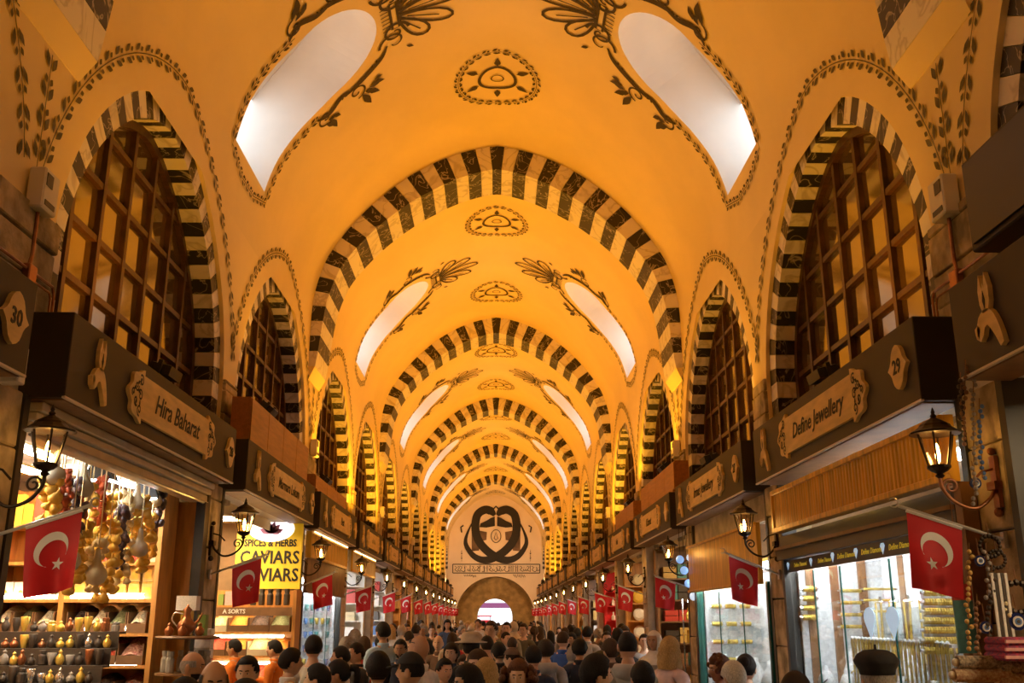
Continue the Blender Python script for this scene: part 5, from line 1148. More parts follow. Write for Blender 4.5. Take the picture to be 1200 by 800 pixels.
for z in (.812, 1.162, 1.512, 1.862):
    for j in range(4): item(random.choice(('cup', 'bottle', 'jar')), random.choice(('c_blue', 'c_teal', 'c_yellow', 'c_white')), (3.20+.1*(j % 2), 16.55+.12*j, z+.002), (.09, .09, .2), 'small blue-lit glass piece in the glassware cabinet', 'glassware', 'glassware in the cabinet')
t = thing('glass_globes', 'cluster of blue and white glass globes hanging by the third lantern', 'lamp', (3.05, 15.98, 2.95)); m = MB()
mat('globe_blue', (.25, .45, .8), .15, emit=(.3, .55, 1.0), estr=.7); mat('globe_white', (.8, .85, .9), .15, emit=(.7, .85, 1), estr=.8)  # hanging glass ornaments, with a soft glow put into their own colour
for i, (x, z) in enumerate(((-.1, -.15), (.07, -.12), (-.04, -.32), (.10, -.35), (.02, -.52), (.09, -.72))):
    m = MB(); m.ball((x, 0, z), .065, n=12, m=8); m.build('globe', 'globe_blue' if i % 2 == 0 else 'globe_white', t, smooth=True); m = MB(); m.tube([(x, 0, z+.06), (x, 0, .36)], .004, 4); m.build('cord', 'iron', t)
goods_shop(1, 4, ['plate', 'plate', 'box'], ['c_white', 'c_cream', 'c_yellow'], 'leaning painted plates', 'leaning plates', 5, 4, (.22, .15, .24))
goods_shop(1, 5, ['bottle', 'pot'], ['c_white', 'c_cream', 'c_white'], 'white vases on red shelves', 'white vases', 5, 6, (.12, .12, .2), 'flag_red')
goods_shop(-1, 4, ['textile', 'bag'], ['c_white', 'c_red', 'c_purple', 'c_cream', 'c_blue'], 'pale scarves', 'pale scarves', 5, 4, (.24, .2, .26), 'white_wall', 'panel_cool')
corrugated(-1, 3.08, 21.5, 25.7, 2.86, 3.30, 'pale fluted shutter panel with a bright upper edge', 'shutter_cream')
goods_shop(-1, 5, ['textile', 'box', 'bag'], ['c_white', 'c_blue', 'c_red', 'c_dark', 'c_pink'], 'bright garments', 'bright garments', 5, 5, (.22, .2, .24), 'white_wall', 'panel_cool')
goods_shop(-1, 6, ['plate', 'plate', 'pot'], ['c_white', 'c_cream', 'gold', 'c_orange'], 'round brass and white dishes', 'round dishes', 5, 4, (.15, .15, .22))
for k in range(6, 15):
    for sg in (-1, 1):
        if (sg, k) == (-1, 6): continue
        nm, ks, cs = [('distant jars and boxes', ['jar', 'box', 'tin'], ['c_yellow', 'c_orange', 'c_cream', 'c_green', 'gold']), ('distant bags and packets', ['bag', 'box'], ['c_red', 'c_pink', 'c_white', 'c_ochre']), ('distant glass and brass pieces', ['pot', 'cup', 'bottle'], ['gold', 'c_teal', 'c_blue', 'c_white'])][(k+(sg > 0)) % 3]
        goods_shop(sg, k, ks, cs, nm, nm + ' in far shops', 4 if k < 10 else 3, 4 if k < 10 else 3, (.24, .18, .26), 'wood_shop' if k % 2 else 'wood_brown', 'panel_far' if k % 3 else 'panel_cool', x1=4.6)
for k in (4, 5, 6):
    a, b = shop_y(k); t = thing('veiled_headboard', 'wooden header board under a right-hand shop sign', 'panel', (3.2, (a+b)/2, 3.05), 0, 'header boards') if 0 else None
for sg in (-1, 1): ceiling_panel(sg, 0, 'panel_warm', 1)

# warm strip lamps under the signs, washing the wooden panels below them
for sg, k, y0, y1, x, e, lb in ((-1, 3, 16.8, 20.6, 3.03, 'strip_warm', 'warm strip lamp above the gold shutter and brown panel'), (-1, 4, 21.7, 25.5, 3.03, 'strip_warm', 'warm strip lamp above the pale fluted shutter')):
    if e not in MAT: emat(e, (1.0, .68, .28), 15.0)
    tube_lamp((sg*x, y0, 3.295), (sg*x, y1, 3.295), e, lb, None, .006)['label'] = lb
# ================================================================ people
for i, c in enumerate(((.62, .36, .22), (.50, .27, .15), (.70, .44, .29))): mat('skin_%d' % i, c, .55, var=.06, scale=12)
for nm, c in {'h_black': (.012, .009, .008), 'h_brown': (.055, .028, .014), 'h_dark': (.025, .015, .010), 'h_blonde': (.50, .32, .12), 'h_grey': (.32, .29, .26), 'h_white': (.72, .68, .58), 'h_auburn': (.12, .045, .02)}.items(): mat(nm, c, .6, var=.35, scale=40, stretch=(6, 6, 1), spec=.2, bump=.5, bscale=60)
for nm, c in {'w_white': (.74, .70, .64), 'w_black': (.018, .017, .018), 'w_navy': (.02, .028, .06), 'w_blue': (.03, .10, .42), 'w_grey': (.30, .28, .26), 'w_lgrey': (.42, .40, .37), 'w_denim': (.05, .08, .15), 'w_pink': (.72, .50, .46), 'w_magenta': (.36, .02, .12), 'w_orange': (.72, .20, .02), 'w_green': (.05, .30, .14), 'w_olive': (.09, .08, .05), 'w_brown': (.14, .08, .05), 'w_sky': (.34, .48, .66), 'w_beige': (.52, .42, .30), 'w_red': (.45, .03, .03), 'w_khaki': (.22, .18, .11), 'w_plum': (.10, .04, .10)}.items(): mat(nm, c, .85, var=.10, scale=14, bump=.15, bscale=30)
mat('lips', (.42, .14, .11), .5); mat('eye_dark', (.02, .015, .012), .2); mat('eye_white', (.75, .72, .68), .3)
_m = mat('w_stripe', (.6, .6, .62), .85); _nt = _m.node_tree; _tc = _nt.nodes.new('ShaderNodeTexCoord'); _wv = _nt.nodes.new('ShaderNodeTexWave'); _wv.bands_direction = 'Z'; _wv.inputs['Scale'].default_value = 9
_rp = _nt.nodes.new('ShaderNodeValToRGB'); _rp.color_ramp.interpolation = 'CONSTANT'; _rp.color_ramp.elements[0].color = (.03, .05, .16, 1); _rp.color_ramp.elements[1].color = (.65, .62, .6, 1); _rp.color_ramp.elements[1].position = .45; _e = _rp.color_ramp.elements.new(.78); _e.color = (.55, .12, .08, 1)
_nt.links.new(_tc.outputs['Object'], _wv.inputs['Vector']); _nt.links.new(_wv.outputs['Fac'], _rp.inputs['Fac']); _nt.links.new(_rp.outputs['Color'], _nt.nodes['Principled BSDF'].inputs['Base Color'])
HC = Vector((0, .022, 1.632)); HR = (.076, .097, .118)
def head_pt(th, ph, off=0.0):          # th azimuth (0 = +Y front, towards +X), ph elevation
    x, y, z = math.cos(ph)*math.sin(th), math.cos(ph)*math.cos(th), math.sin(ph)
    px, py, pz = x*(HR[0]+off), y*(HR[1]+off), z*(HR[2]+off)
    if z < 0:
        k = -z; px *= 1 - .34*k*k; 
        if y > 0: py *= 1 - .10*k; 
        else: py *= 1 - .42*k
    if off < .004:
        g = lambda a, b, s: math.exp(-((x-a)**2+(z-b)**2)/s**2) if y > 0 else 0
        py += .026*g(0, -.20, .13) + .012*g(0, -.02, .12) + .008*g(0, -.58, .20) + .012*g(0, -.86, .22) - .010*g(.36, .02, .16) - .010*g(-.36, .02, .16) + .006*(g(.34, .22, .16)+g(-.34, .22, .16))
    return Vector((px, py, pz)) + HC
def head_grid(off_fn, nt=32, npz=22, keep=None):
    m = MB(); idx = {}
    for j in range(npz+1):
        ph = -PI/2 + PI*j/npz
        for i in range(nt): th = 2*PI*i/nt; idx[(i, j)] = len(m.v); m.v.append(tuple(head_pt(th, ph, off_fn(th, ph))))
    for j in range(npz):
        for i in range(nt):
            q = (i, j), ((i+1) % nt, j), ((i+1) % nt, j+1), (i, j+1)
            th = 2*PI*(i+.5)/nt; ph = -PI/2+PI*(j+.5)/npz
            if keep is None or keep(th, ph): m.f.append(tuple(idx[k] for k in q)[::-1])
    return m
def skin_mesh(V, E, R, root, sub=1):
    me = bpy.data.meshes.new('s'); me.from_pydata([tuple(v) for v in V], E, []); o = bpy.data.objects.new('s', me); C.objects.link(o)
    md = o.modifiers.new('k', 'SKIN'); md.use_smooth_shade = True
    for i, sv in enumerate(me.skin_vertices[0].data): r = R[i]; sv.radius = r if isinstance(r, tuple) else (r, r); sv.use_root = (i == root)
    s = o.modifiers.new('s', 'SUBSURF'); s.levels = s.render_levels = sub
    bpy.context.view_layer.update(); dg = bpy.context.evaluated_depsgraph_get(); out = bpy.data.meshes.new_from_object(o.evaluated_get(dg), depsgraph=dg)
    bpy.data.objects.remove(o); bpy.data.meshes.remove(me); return out
POSE = {   # right / left elbow, wrist
    'down':  [((.215, -.02, 1.13), (.225, .05, .88)), ((-.215, -.02, 1.13), (-.225, .05, .88))],
    'hold':  [((.215, -.01, 1.13), (.13, .20, 1.12)), ((-.215, -.01, 1.13), (-.12, .21, 1.08))],
    'reach': [((.23, .10, 1.18), (.17, .36, 1.24)), ((-.215, -.02, 1.13), (-.20, .10, .90))]}
def graph(pose, what):
    V, E, R = [], [], []
    def a(p, r, par=None): V.append(Vector(p)); R.append(r); (E.append((par, len(V)-1)) if par is not None else None); return len(V)-1
    g = {'body': -.022, 'shirt': .016, 'tee': .016, 'legs': .016}[what]
    if what in ('body', 'shirt', 'tee'):
        pel = a((0, 0, .93), (.135+g, .095+g)); wa = a((0, .005, 1.10), (.125+g, .085+g), pel); ch = a((0, .0, 1.28), (.150+g, .10+g), wa); nb = a((0, -.005, 1.43), (.085+g*.8, .07+g*.8), ch)
        if what == 'body': n1 = a((0, .0, 1.50), .052, nb); a((0, .015, 1.58), .052, n1)
        else: a((0, -.002, 1.475), .062, nb)
        for sd, (el, wr) in zip((1, -1), POSE[pose]):
            sh = a((sd*.17, -.005, 1.40), .062+g, ch if 0 else nb); u = a(tuple((Vector((sd*.18, 0, 1.38))+Vector(el))/2), .048+g, sh)
            if what == 'tee': continue
            e = a(el, .040+(g if g > 0 else -.004), u); w = a(wr, .027+(g*.9 if g > 0 else 0), e)
            if what == 'body':
                d = (Vector(wr)-Vector(el)).normalized(); side = Vector((0, 1, 0)) if abs(d.y) < .6 else Vector((sd*-1, 0, 0)); nrm = d.cross(side)
                pm = a(tuple(Vector(wr)+d*.055), (.028, .020), w); kn = Vector(wr)+d*.095
                for q, ln in ((-1.5, .055), (-.5, .075), (.5, .082), (1.5, .072)):
                    f0 = a(tuple(kn+side*q*.019), .0095, pm); f1 = a(tuple(kn+side*q*.020+d*ln*.5+nrm*.004), .0088, f0); a(tuple(kn+side*q*.020+d*ln*.9+nrm*.016), .0075, f1)
                t0 = a(tuple(Vector(wr)+d*.04+side*.035), .011, pm); a(tuple(Vector(wr)+d*.085+side*.055), .009, t0)
        root = pel
    if what == 'body': src = pel
    if what in ('body', 'legs'):
        if what == 'legs': pel = a((0, 0, .97), (.138+g, .10+g)); src = pel; root = pel
        for sd, dy in ((1, .06), (-1, -.06)):
            h = a((sd*.09, 0, .84), .085+g, src); k = a((sd*.095, .02+dy*.6, .48), .058+g, h); c = a((sd*.095, dy*.9-.02, .30), .052+g*.9, k); an = a((sd*.095, dy-.03, .09), .036+g*.9, c)
            if what == 'body': a((sd*.10, dy+.09, .035), .034, a((sd*.10, dy, .045), .038, an))
    return V, E, R, root
HEADM = head_grid(lambda t, p: 0.0)
def make_body(pose):
    me = skin_mesh(*graph(pose, 'body'), sub=1)
    o = bpy.data.objects.new('b', me); C.objects.link(o)
    hm = MB(); hm.add(HEADM.v, HEADM.f)
    for sd in (1, -1): hm.ball((sd*.078, .012, 1.625), .012, .022, .034, 8, 6)
    h_me = hm.mesh('h'); bm = bmesh.new(); bm.from_mesh(h_me); bmesh.ops.remove_doubles(bm, verts=bm.verts, dist=1e-5); bmesh.ops.recalc_face_normals(bm, faces=bm.faces); bm.to_mesh(h_me); bm.free()
    h = bpy.data.objects.new('h', h_me); C.objects.link(h)
    md = o.modifiers.new('u', 'BOOLEAN'); md.operation = 'UNION'; md.object = h; md.solver = 'EXACT'; md.use_self = True
    bpy.context.view_layer.update(); dg = bpy.context.evaluated_depsgraph_get(); out = bpy.data.meshes.new_from_object(o.evaluated_get(dg), depsgraph=dg)
    bpy.data.objects.remove(o); bpy.data.objects.remove(h)
    out.materials.clear(); out.materials.append(MAT['skin_0']); out.shade_smooth(); out.name = 'person'; return out
def finish(me, m_, name): me.materials.clear(); me.materials.append(MAT[m_]); me.shade_smooth(); me.name = name; return me
BODY = {p: make_body(p) for p in POSE}
SHIRT = {(p, k): finish(skin_mesh(*graph(p, k)), 'w_white', 'shirt') for p in POSE for k in ('shirt', 'tee')}
LEGS = finish(skin_mesh(*graph('down', 'legs')), 'w_denim', 'trousers')
def mo(x): x = (x+PI) % (2*PI)-PI; return abs(x)
def sm(a, b, x): t = max(0, min(1, (x-a)/(b-a))); return t*t*(3-2*t)
def hair_short(line=.50, side=-.02, nape=-.42, thick=.017):
    def lim(th): f = mo(th)/PI; return line*(1-sm(.22, .40, f)) + side*(sm(.22, .40, f)-sm(.55, .72, f)) + nape*sm(.55, .72, f)
    return head_grid(lambda t, p: .002+thick*sm(0, .22, p-lim(t)), keep=lambda t, p: p > lim(t))
def hair_bald(): 
    lo = lambda th: -.02-.42*sm(.5, .7, mo(th)/PI)
    return head_grid(lambda t, p: .005, keep=lambda t, p: lo(t) < p < .42 and mo(t) > .95)
def hair_long(depth=.24, wave=0.0, seed=0):
    m = hair_short(.46, -.05, -.6, .022); rnd = random.Random(seed)
    n = 20; rows = 8; o = len(m.v)
    for j in range(rows+1):
        t = j/rows
        for i in range(n+1):
            a = PI*.36 + (2*PI-2*PI*.36)*i/n; r = 1+.10*t + wave*rnd.uniform(-.1, .14)
            m.v.append((HC.x+math.sin(a)*.100*r*(1+.16*math.sin(PI*t)*(wave > 0)), HC.y-.01+math.cos(a)*.115*r, HC.z+.03-t*depth))
    for j in range(rows):
        for i in range(n): q = o+j*(n+1)+i; m.f.append((q, q+1, q+n+2, q+n+1))
    return m
def hair_pony():
    m = hair_short(.50, -.02, -.40, .014); m.tube(catmull([(0, -.085, 1.69), (0, -.135, 1.68), (0, -.15, 1.60), (0, -.13, 1.46)], 4), .03, 8, None); return m
def hair_bun(): m = hair_short(.50, -.02, -.40, .016); m.ball((0, -.105, 1.70), .05, n=10, m=8); return m
def hair_curly(seed=1, big=.03):
    m = hair_short(.48, -.2, -.6, big); rnd = random.Random(seed)
    for i in range(70):
        th = rnd.uniform(.9, 2*PI-.9) if rnd.random() < .8 else rnd.uniform(0, 6.28); ph = rnd.uniform(-.5, 1.4) if mo(th) > .9 else rnd.uniform(.75, 1.4); p = head_pt(th, ph, big*.6); m.ball(p, rnd.uniform(.018, .03), n=6, m=5)
    return m
def hair_curly_long(seed=2):
    m = hair_long(.30, 1.0, seed); rnd = random.Random(seed)
    for i in range(90):
        a = rnd.uniform(.95, 2*PI-.95); t = rnd.random(); r = .11+.035*math.sin(PI*t); m.ball((math.sin(a)*r, HC.y-.01+math.cos(a)*r*1.05, HC.z+.07-t*.30), rnd.uniform(.02, .033), n=6, m=5)
    return m
def scarf():
    m = head_grid(lambda t, p: .016, keep=lambda t, p: not (mo(t) < .72 and -1.0 < p < .52)); 
    m.lathe([(.085, 1.52), (.10, 1.49), (.15, 1.45), (.20, 1.40), (.215, 1.37)], 18, (0, .0, 0), cap=False); m.tube([(0, .02, 1.54), (0, 0, 1.46)], .075, 14); return m
def cap_hat(): 
    m = head_grid(lambda t, p: .02, keep=lambda t, p: p > .38)
    m.add([(-.075, .10, 1.672), (.075, .10, 1.672), (.06, .185, 1.655), (0, .20, 1.655), (-.06, .185, 1.655), (-.075, .10, 1.682), (.075, .10, 1.682), (.06, .185, 1.665), (0, .20, 1.665), (-.06, .185, 1.665)], [(4, 3, 2, 1, 0), (5, 6, 7, 8, 9), (0, 1, 6, 5), (1, 2, 7, 6), (2, 3, 8, 7), (3, 4, 9, 8), (4, 0, 5, 9)]); return m
def beret():
    m = MB(); m.lathe([(.088, 1.68), (.094, 1.705), (.112, 1.735), (.116, 1.752), (.095, 1.785), (.06, 1.805), (.008, 1.81), (.006, 1.835)], 20, (0, .01, 0)); return m
def sunhat(): m = MB(); m.lathe([(.165, 1.69), (.17, 1.697), (.105, 1.71), (.10, 1.76), (.085, 1.79), (.03, 1.80)], 20, (0, .02, 0)); return m
def beard(): return head_grid(lambda t, p: .0065, keep=lambda t, p: mo(t) < 1.3 and p < -.40 and not (mo(t) < .42 and -.62 < p < -.42) and p > -1.35)
HAIR = {k: f.mesh(k, 'h_black', True) for k, f in {'short': hair_short(), 'crop': hair_short(.62, .05, -.35, .007), 'bald': hair_bald(), 'long': hair_long(), 'longw': hair_long(.2, .6, 4), 'pony': hair_pony(), 'bun': hair_bun(), 'curly': hair_curly(), 'curlylong': hair_curly_long(), 'scarf': scarf(), 'thick': hair_short(.52, -.08, -.5, .026)}.items()}
HATS = {'cap': cap_hat().mesh('cap', 'w_black', True), 'beret': beret().mesh('beret', 'w_black', True), 'sunhat': sunhat().mesh('sun_hat', 'w_beige', True)}
BEARD = beard().mesh('beard', 'h_dark', True)
def face_bits():
    e, w, b, l = MB(), MB(), MB(), MB()
    for sd in (1, -1):
        p = head_pt(sd*.34, .01); w.ball(p+Vector((0, -.006, 0)), .013, .010, .008, 8, 6); e.ball(p+Vector((0, .001, 0)), .0062, .005, .0062, 8, 6)
        b.tube([head_pt(sd*q, .16+.03*math.sin((q-.15)*6)) + Vector((0, .001, 0)) for q in (.14, .26, .38, .50)], .004, 5)
    q = [head_pt(t, -.47) + Vector((0, .001, 0)) for t in (-.22, -.11, 0, .11, .22)]; l.tube(q, .005, 5, [.002, .005, .006, .005, .002])
    return [w.mesh('eyes', 'eye_white', True), e.mesh('pupils', 'eye_dark', True), b.mesh('eyebrows', 'h_black'), l.mesh('mouth', 'lips')]
FACE = face_bits(); 
hood = MB(); hood.lathe([(.07, 1.50), (.115, 1.50), (.14, 1.46), (.12, 1.40), (.05, 1.37)], 16, (0, -.045, 0)); HOOD = hood.mesh('hood', 'w_grey', True)
coll = MB(); coll.lathe([(.066, 1.455), (.072, 1.50), (.062, 1.515), (.058, 1.46)], 16, (0, .0, 0), cap=False); COLLAR = coll.mesh('collar', 'w_white', True)
shoe = MB()
for sd, dy in ((1, .06), (-1, -.06)): shoe.hexa([(sd*.10-.05, dy-.09, 0), (sd*.10+.05, dy-.09, 0), (sd*.10+.045, dy+.17, 0), (sd*.10-.045, dy+.17, 0), (sd*.10-.042, dy-.08, .09), (sd*.10+.042, dy-.08, .09), (sd*.10+.035, dy+.12, .06), (sd*.10-.035, dy+.12, .06)])
SHOES = shoe.mesh('shoes', 'w_black')
def setmat(o, m_): o.material_slots[0].link = 'OBJECT'; o.material_slots[0].material = MAT[m_]; return o
PLACED = []
def free(x, y, r=.40): return all((x-a)**2+(y-b)**2 > r*r for a, b in PLACED)
rp_ = random.Random(17)
def person(x, y, h, face, hair, hcol, top, tcol, pose='down', label='', group=None, hat=None, hatcol=None, extras=(), full=True, skin=None, tilt=0.0, legs=None):
    o = link('person', BODY[pose], None, (x, y, 0), (0, 0, math.radians(face))); s = h/1.75; o.scale = (s*rp_.uniform(.97, 1.05), s*rp_.uniform(.97, 1.05), s)
    setmat(o, 'skin_%d' % (skin if skin is not None else rp_.choice((0, 0, 1, 2)))); tag(o, label, 'person', group); PLACED.append((x, y))
    if not full and y < 30 and abs(face-180) < 75:
        for me in FACE[1:]: link(me.name.split('.')[0], me, o)
    def part(name, me, m_): c = link(name, me, o); setmat(c, m_); return c
    if hair: part('headscarf' if hair == 'scarf' else 'hair', HAIR[hair], hcol)
    if hat: part({'cap': 'cap', 'beret': 'beret', 'sunhat': 'sun_hat'}[hat], HATS[hat], hatcol)
    part('shirt', SHIRT[(pose, 'tee' if top == 'tee' else 'shirt')], tcol); part('trousers', LEGS, legs or rp_.choice(('w_denim', 'w_black', 'w_khaki', 'w_navy')))
    if full:
        for me in FACE: link(me.name.split('.')[0], me, o)
        part('shoes', SHOES, 'w_black')
        if top == 'hoodie': part('hood', HOOD, tcol)
        if top == 'shirt': part('collar', COLLAR, tcol)
        for e in extras:
            if e[0] == 'beard': part('beard', BEARD, e[1])
            elif e[0] == 'scarf_neck': part('neck_scarf', COLLAR, e[1]).scale = (1.35, 1.35, 1)
            elif e[0] == 'glasses_up':
                m = MB(); [m.ball((sd*.034, .085, 1.70), .028, .012, .018, 8, 5) for sd in (1, -1)]; m.tube([(-.078, .02, 1.69), (-.06, .09, 1.70), (.06, .09, 1.70), (.078, .02, 1.69)], .004, 5); m.build('sunglasses', 'black_plastic', o)
            elif e[0] == 'glasses':
                m = MB()
                for sd in (1, -1): m.tube([(sd*.034+.022*math.cos(q*PI/6), .118, 1.632+.018*math.sin(q*PI/6)) for q in range(13)], .0025, 4); m.tube([(sd*.056, .116, 1.635), (sd*.08, .01, 1.635)], .0025, 4)
                m.build('glasses', 'black_plastic', o)
    return o
L_ = [  # px, head top y, distance, facing, hair, colour, top, colour, pose, label, kwargs
 (224, 761, 8.1, -95, 'bald', 'h_grey', 'shirt', 'w_white', 'down', 'balding man with a dark beard in a white shirt, turned sideways', dict(extras=(('beard', 'h_dark'),))),
 (252, 770, 5.4, 200, 'bald', 'h_dark', 'shirt', 'w_black', 'down', 'bald man with dark side hair and high forehead facing the aisle', {}),
 (217, 792, 5.0, 10, 'short', 'h_black', 'shirt', 'w_black', 'down', 'black-haired head low in front of the bearded man', {}),
 (292, 767, 7.6, 178, 'short', 'h_black', 'shirt', 'w_navy', 'down', 'dark-browed young man with stubble looking straight ahead', dict(extras=(('beard', 'h_dark'),))),
 (287, 794, 4.4, 0, 'short', 'h_black', 'shirt', 'w_black', 'down', 'top of a black-haired head in front of the stubbled man', {}),
 (339, 758, 8.8, -60, 'short', 'h_black', 'shirt', 'w_white', 'down', 'man in a white shirt with black hair bending towards the sweets', {}),
 (368, 743, 10.2, 8, 'short', 'h_black', 'tee', 'w_white', 'down', 'broad man in a white T-shirt seen from behind', {}),
 (376, 776, 7.6, 80, 'short', 'h_black', 'shirt', 'w_brown', 'down', 'short dark-haired woman in profile beside the pony-tailed woman', {}),
 (400, 771, 7.9, 85, 'pony', 'h_black', 'shirt', 'w_black', 'down', 'woman with a black ponytail and black top in profile', {}),
 (402, 756, 10.8, 95, 'short', 'h_black', 'shirt', 'w_white', 'hold', 'man in a white shirt facing the left-hand shops', {}),
 (420, 752, 11.6, 120, 'short', 'h_dark', 'shirt', 'w_black', 'hold', 'man in a black jacket looking down at his hands', {}),
 (407, 747, 12.3, 20, 'curly', 'h_grey', 'shirt', 'w_beige', 'down', 'grey curly-haired person behind the man in black jacket', {}),
 (444, 763, 7.8, 10, 'thick', 'h_black', 'hoodie', 'w_olive', 'down', 'black-haired person with a red scarf in a dark coat', dict(extras=(('scarf_neck', 'w_red'),))),
 (447, 742, 14.2, -20, 'short', 'h_black', 'tee', 'w_green', 'down', 'person in a bright green top deeper in the crowd', {}),
 (450, 728, 13.4, 30, 'short', 'h_black', 'shirt', 'w_sky', 'down', 'tall man in a light blue shirt bending over the stall', {}),
 (470, 748, 12.6, 175, 'short', 'h_black', 'shirt', 'w_navy', 'down', 'man with a moustache and dark shirt walking towards the viewer', dict(extras=(('beard', 'h_black'),))),
 (494, 742, 9.0, 60, None, None, 'shirt', 'w_white', 'down', 'bald man with sunglasses pushed up on his head', dict(extras=(('glasses_up',),))),
 (485, 761, 7.2, 70, 'crop', 'h_black', 'hoodie', 'w_black', 'down', 'man in a black baseball cap and black jacket', dict(hat='cap', hatcol='w_black')),
 (514, 743, 15.0, 170, None, None, 'shirt', 'w_brown', 'down', 'bald man in brown walking towards the viewer', {}),
 (520, 770, 9.2, 210, 'short', 'h_black', 'shirt', 'w_plum', 'down', 'dark-haired woman in purple facing the viewer', {}),
 (521, 759, 12.6, 190, 'scarf', 'w_beige', 'shirt', 'w_beige', 'down', 'woman wearing a beige headscarf in the crowd', {}),
 (544, 766, 11.4, 180, 'long', 'h_brown', 'shirt', 'w_grey', 'down', 'girl with brown hair in a grey top facing the viewer', {}),
 (552, 777, 6.6, 110, 'long', 'h_black', 'shirt', 'w_brown', 'down', 'long dark-haired woman with glasses in profile', dict(extras=(('glasses',),))),
 (562, 760, 8.6, 140, 'long', 'h_brown', 'shirt', 'w_black', 'down', 'brown-haired woman partly behind the blonde woman', {}),
 (568, 770, 7.8, -30, 'longw', 'h_blonde', 'shirt', 'w_beige', 'down', 'blonde woman in beige with her back to the viewer', {}),
 (552, 742, 10.4, 0, 'short', 'h_black', 'shirt', 'w_black', 'down', 'person in a pale beige sun hat', dict(hat='sunhat', hatcol='w_beige')),
 (571, 744, 13.2, 5, 'short', 'h_dark', 'tee', 'w_olive', 'down', 'man in a dark green T-shirt seen from behind', {}),
 (608, 771, 7.9, 172, 'curlylong', 'h_auburn', 'shirt', 'w_black', 'down', 'smiling woman with long dark curly hair facing the viewer', {}),
 (602, 757, 11.0, 60, 'crop', 'h_dark', 'shirt', 'w_olive', 'hold', 'man in a brown flat cap leaning forward', dict(hat='cap', hatcol='w_brown')),
 (640, 749, 11.8, 5, 'thick', 'h_dark', 'hoodie', 'w_lgrey', 'down', 'man in a light grey hoodie with thick dark hair from behind', {}),
 (600, 745, 15.4, -10, 'crop', 'h_brown', 'shirt', 'w_black', 'down', 'crop-haired man in black further down the aisle', {}),
 (659, 738, 13.8, -25, 'crop', 'h_brown', 'shirt', 'w_blue', 'down', 'man in a bright blue jacket from behind', {}),
 (679, 748, 12.2, -10, 'thick', 'h_black', 'shirt', 'w_navy', 'down', 'man in a dark navy suit from behind', {}),
 (671, 756, 13.2, 0, 'scarf', 'w_grey', 'shirt', 'w_grey', 'down', 'woman in a grey headscarf between the blue jacket and the navy suit', {}),
 (688, 733, 17.6, -20, 'short', 'h_black', 'shirt', 'w_lgrey', 'down', 'tall man in grey near the right-hand stalls', {}),
 (695, 766, 6.5, -75, 'thick', 'h_black', 'shirt', 'w_black', 'down', 'young man with swept black hair turned to the right', {}),
 (735, 738, 8.7, -5, 'crop', 'h_black', 'hoodie', 'w_lgrey', 'down', 'tall man with cropped hair in a grey hooded sweater', {}),
 (753, 773, 6.6, 0, 'short', 'h_black', 'shirt', 'w_plum', 'down', 'black-haired head right in front of the grey hooded sweater', {}),
 (767, 738, 12.4, 150, 'scarf', 'w_white', 'shirt', 'w_beige', 'hold', 'woman in a white headscarf looking down at goods', {}),
 (783, 745, 9.8, -50, 'longw', 'h_blonde', 'shirt', 'w_pink', 'hold', 'blonde woman in a pale pink blouse', dict(legs='w_plum')),
 (844, 767, 8.9, 110, 'curly', 'h_auburn', 'shirt', 'w_magenta', 'down', 'curly brown-haired woman at the second jewellery window', {}),
 (860, 774, 7.9, 15, 'thick', 'h_white', 'shirt', 'w_magenta', 'down', 'white-haired woman in a magenta top', {}),
 (873, 765, 8.6, -20, 'bun', 'h_black', 'tee', 'w_stripe', 'down', 'woman with black hair in a bun and a striped shirt', {}),
 (930, 783, 5.2, -30, 'crop', 'h_dark', 'shirt', 'w_black', 'down', 'crop-haired man with a high forehead by the jewellery corner', {}),
 (1027, 767, 5.1, 0, 'crop', 'h_grey', 'shirt', 'w_black', 'down', 'man in a dark grey beret before the jewellery window', dict(hat='beret', hatcol='w_black')),
 (324, 749, 13.3, 75, 'short', 'h_black', 'shirt', 'w_orange', 'reach', 'shopkeeper in an orange shirt at the caviars board', {}),
 (277, 748, 13.6, 80, 'short', 'h_black', 'shirt', 'w_orange', 'reach', 'second shopkeeper in orange behind the spice counter', {}),
 (427, 745, 15.0, 0, 'long', 'h_brown', 'shirt', 'w_red', 'down', 'long-haired woman in red beside the left-hand shops', {}),
 (716, 748, 11.0, 20, 'thick', 'h_brown', 'shirt', 'w_brown', 'down', 'brown-haired person between the hooded sweater and the stall', {}),
 (530, 752, 11.8, 165, 'long', 'h_dark', 'shirt', 'w_denim', 'down', 'dark long-haired woman in denim beside the sun hat', {}),
 (585, 752, 12.2, 15, 'thick', 'h_black', 'shirt', 'w_black', 'down', 'black-haired man in black beside the dark green T-shirt', {}),
 (625, 755, 10.2, 0, 'short', 'h_black', 'shirt', 'w_navy', 'down', 'dark-haired person in navy left of the light grey hoodie', {}),
]
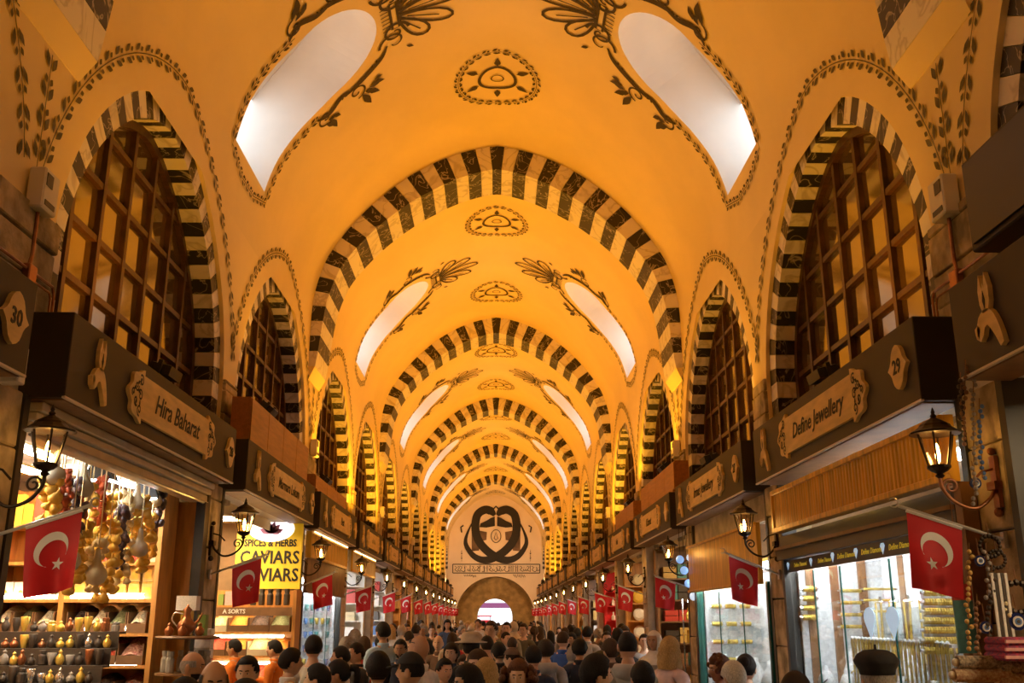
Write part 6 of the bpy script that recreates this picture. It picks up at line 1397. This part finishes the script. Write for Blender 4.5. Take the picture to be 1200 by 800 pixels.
for (px, py, Y, face, hair, hc, top, tc, pose, lb, kw) in L_:
    extra_h = .03 if kw.get('hat') else .018
    best = None
    for dy in (0, .2, -.2, .4, -.4, .6, -.6, .8, -.8, 1.0, -1.0, 1.3, 1.6, -1.3, 2.0, 2.4, 2.8, 3.2):
        p = atY(px, py, Y+dy); h = p.z-extra_h
        if free(p.x, p.y, .47) and 1.45 < h < 1.98: best = (p, h); break
    if best is None: p = atY(px, py, Y); best = (p, max(1.5, min(1.95, p.z-extra_h)))
    p, h = best
    if abs(p.x) > 2.85 and not (11 < p.y < 16): p.x = math.copysign(2.8, p.x)
    person(p.x, p.y, h, face, hair, hc, top, tc, pose, lb, None, **kw)
# the crowd further down the aisle
kinds = [('short', 'h_black'), ('short', 'h_dark'), ('thick', 'h_black'), ('long', 'h_brown'), ('long', 'h_black'), ('crop', 'h_dark'), ('scarf', 'w_beige'), ('scarf', 'w_black'), ('pony', 'h_brown'), ('longw', 'h_blonde'), ('short', 'h_brown'), ('curly', 'h_grey')]
cols = ['w_black', 'w_navy', 'w_grey', 'w_olive', 'w_brown', 'w_white', 'w_plum', 'w_beige', 'w_red', 'w_denim', 'w_black', 'w_khaki']
n = 0; tries = 0
while n < 105 and tries < 4000:
    tries += 1; y = 14.5 + 52*rp_.random()**1.6; x = rp_.uniform(-2.5, 2.5)
    if not free(x, y, .55): continue
    hr, hc = rp_.choice(kinds); c = rp_.choice(cols); h = rp_.gauss(1.70, .07); h = max(1.52, min(1.86, h))
    nm = {'w_black': 'black', 'w_navy': 'navy', 'w_grey': 'grey', 'w_olive': 'olive', 'w_brown': 'brown', 'w_white': 'white', 'w_plum': 'plum', 'w_beige': 'beige', 'w_red': 'red', 'w_denim': 'denim blue', 'w_khaki': 'khaki'}[c]
    person(x, y, h, rp_.choice((0, 0, 180, 180))+rp_.uniform(-40, 40), hr, hc, 'shirt', c, 'down', 'distant %s person in %s in the crowd down the aisle' % ({'h_black': 'black-haired', 'h_dark': 'dark-haired', 'h_brown': 'brown-haired', 'h_blonde': 'blonde', 'h_grey': 'grey-haired', 'w_beige': 'beige-scarfed', 'w_black': 'black-scarfed'}[hc], nm), 'distant crowd', full=False); n += 1
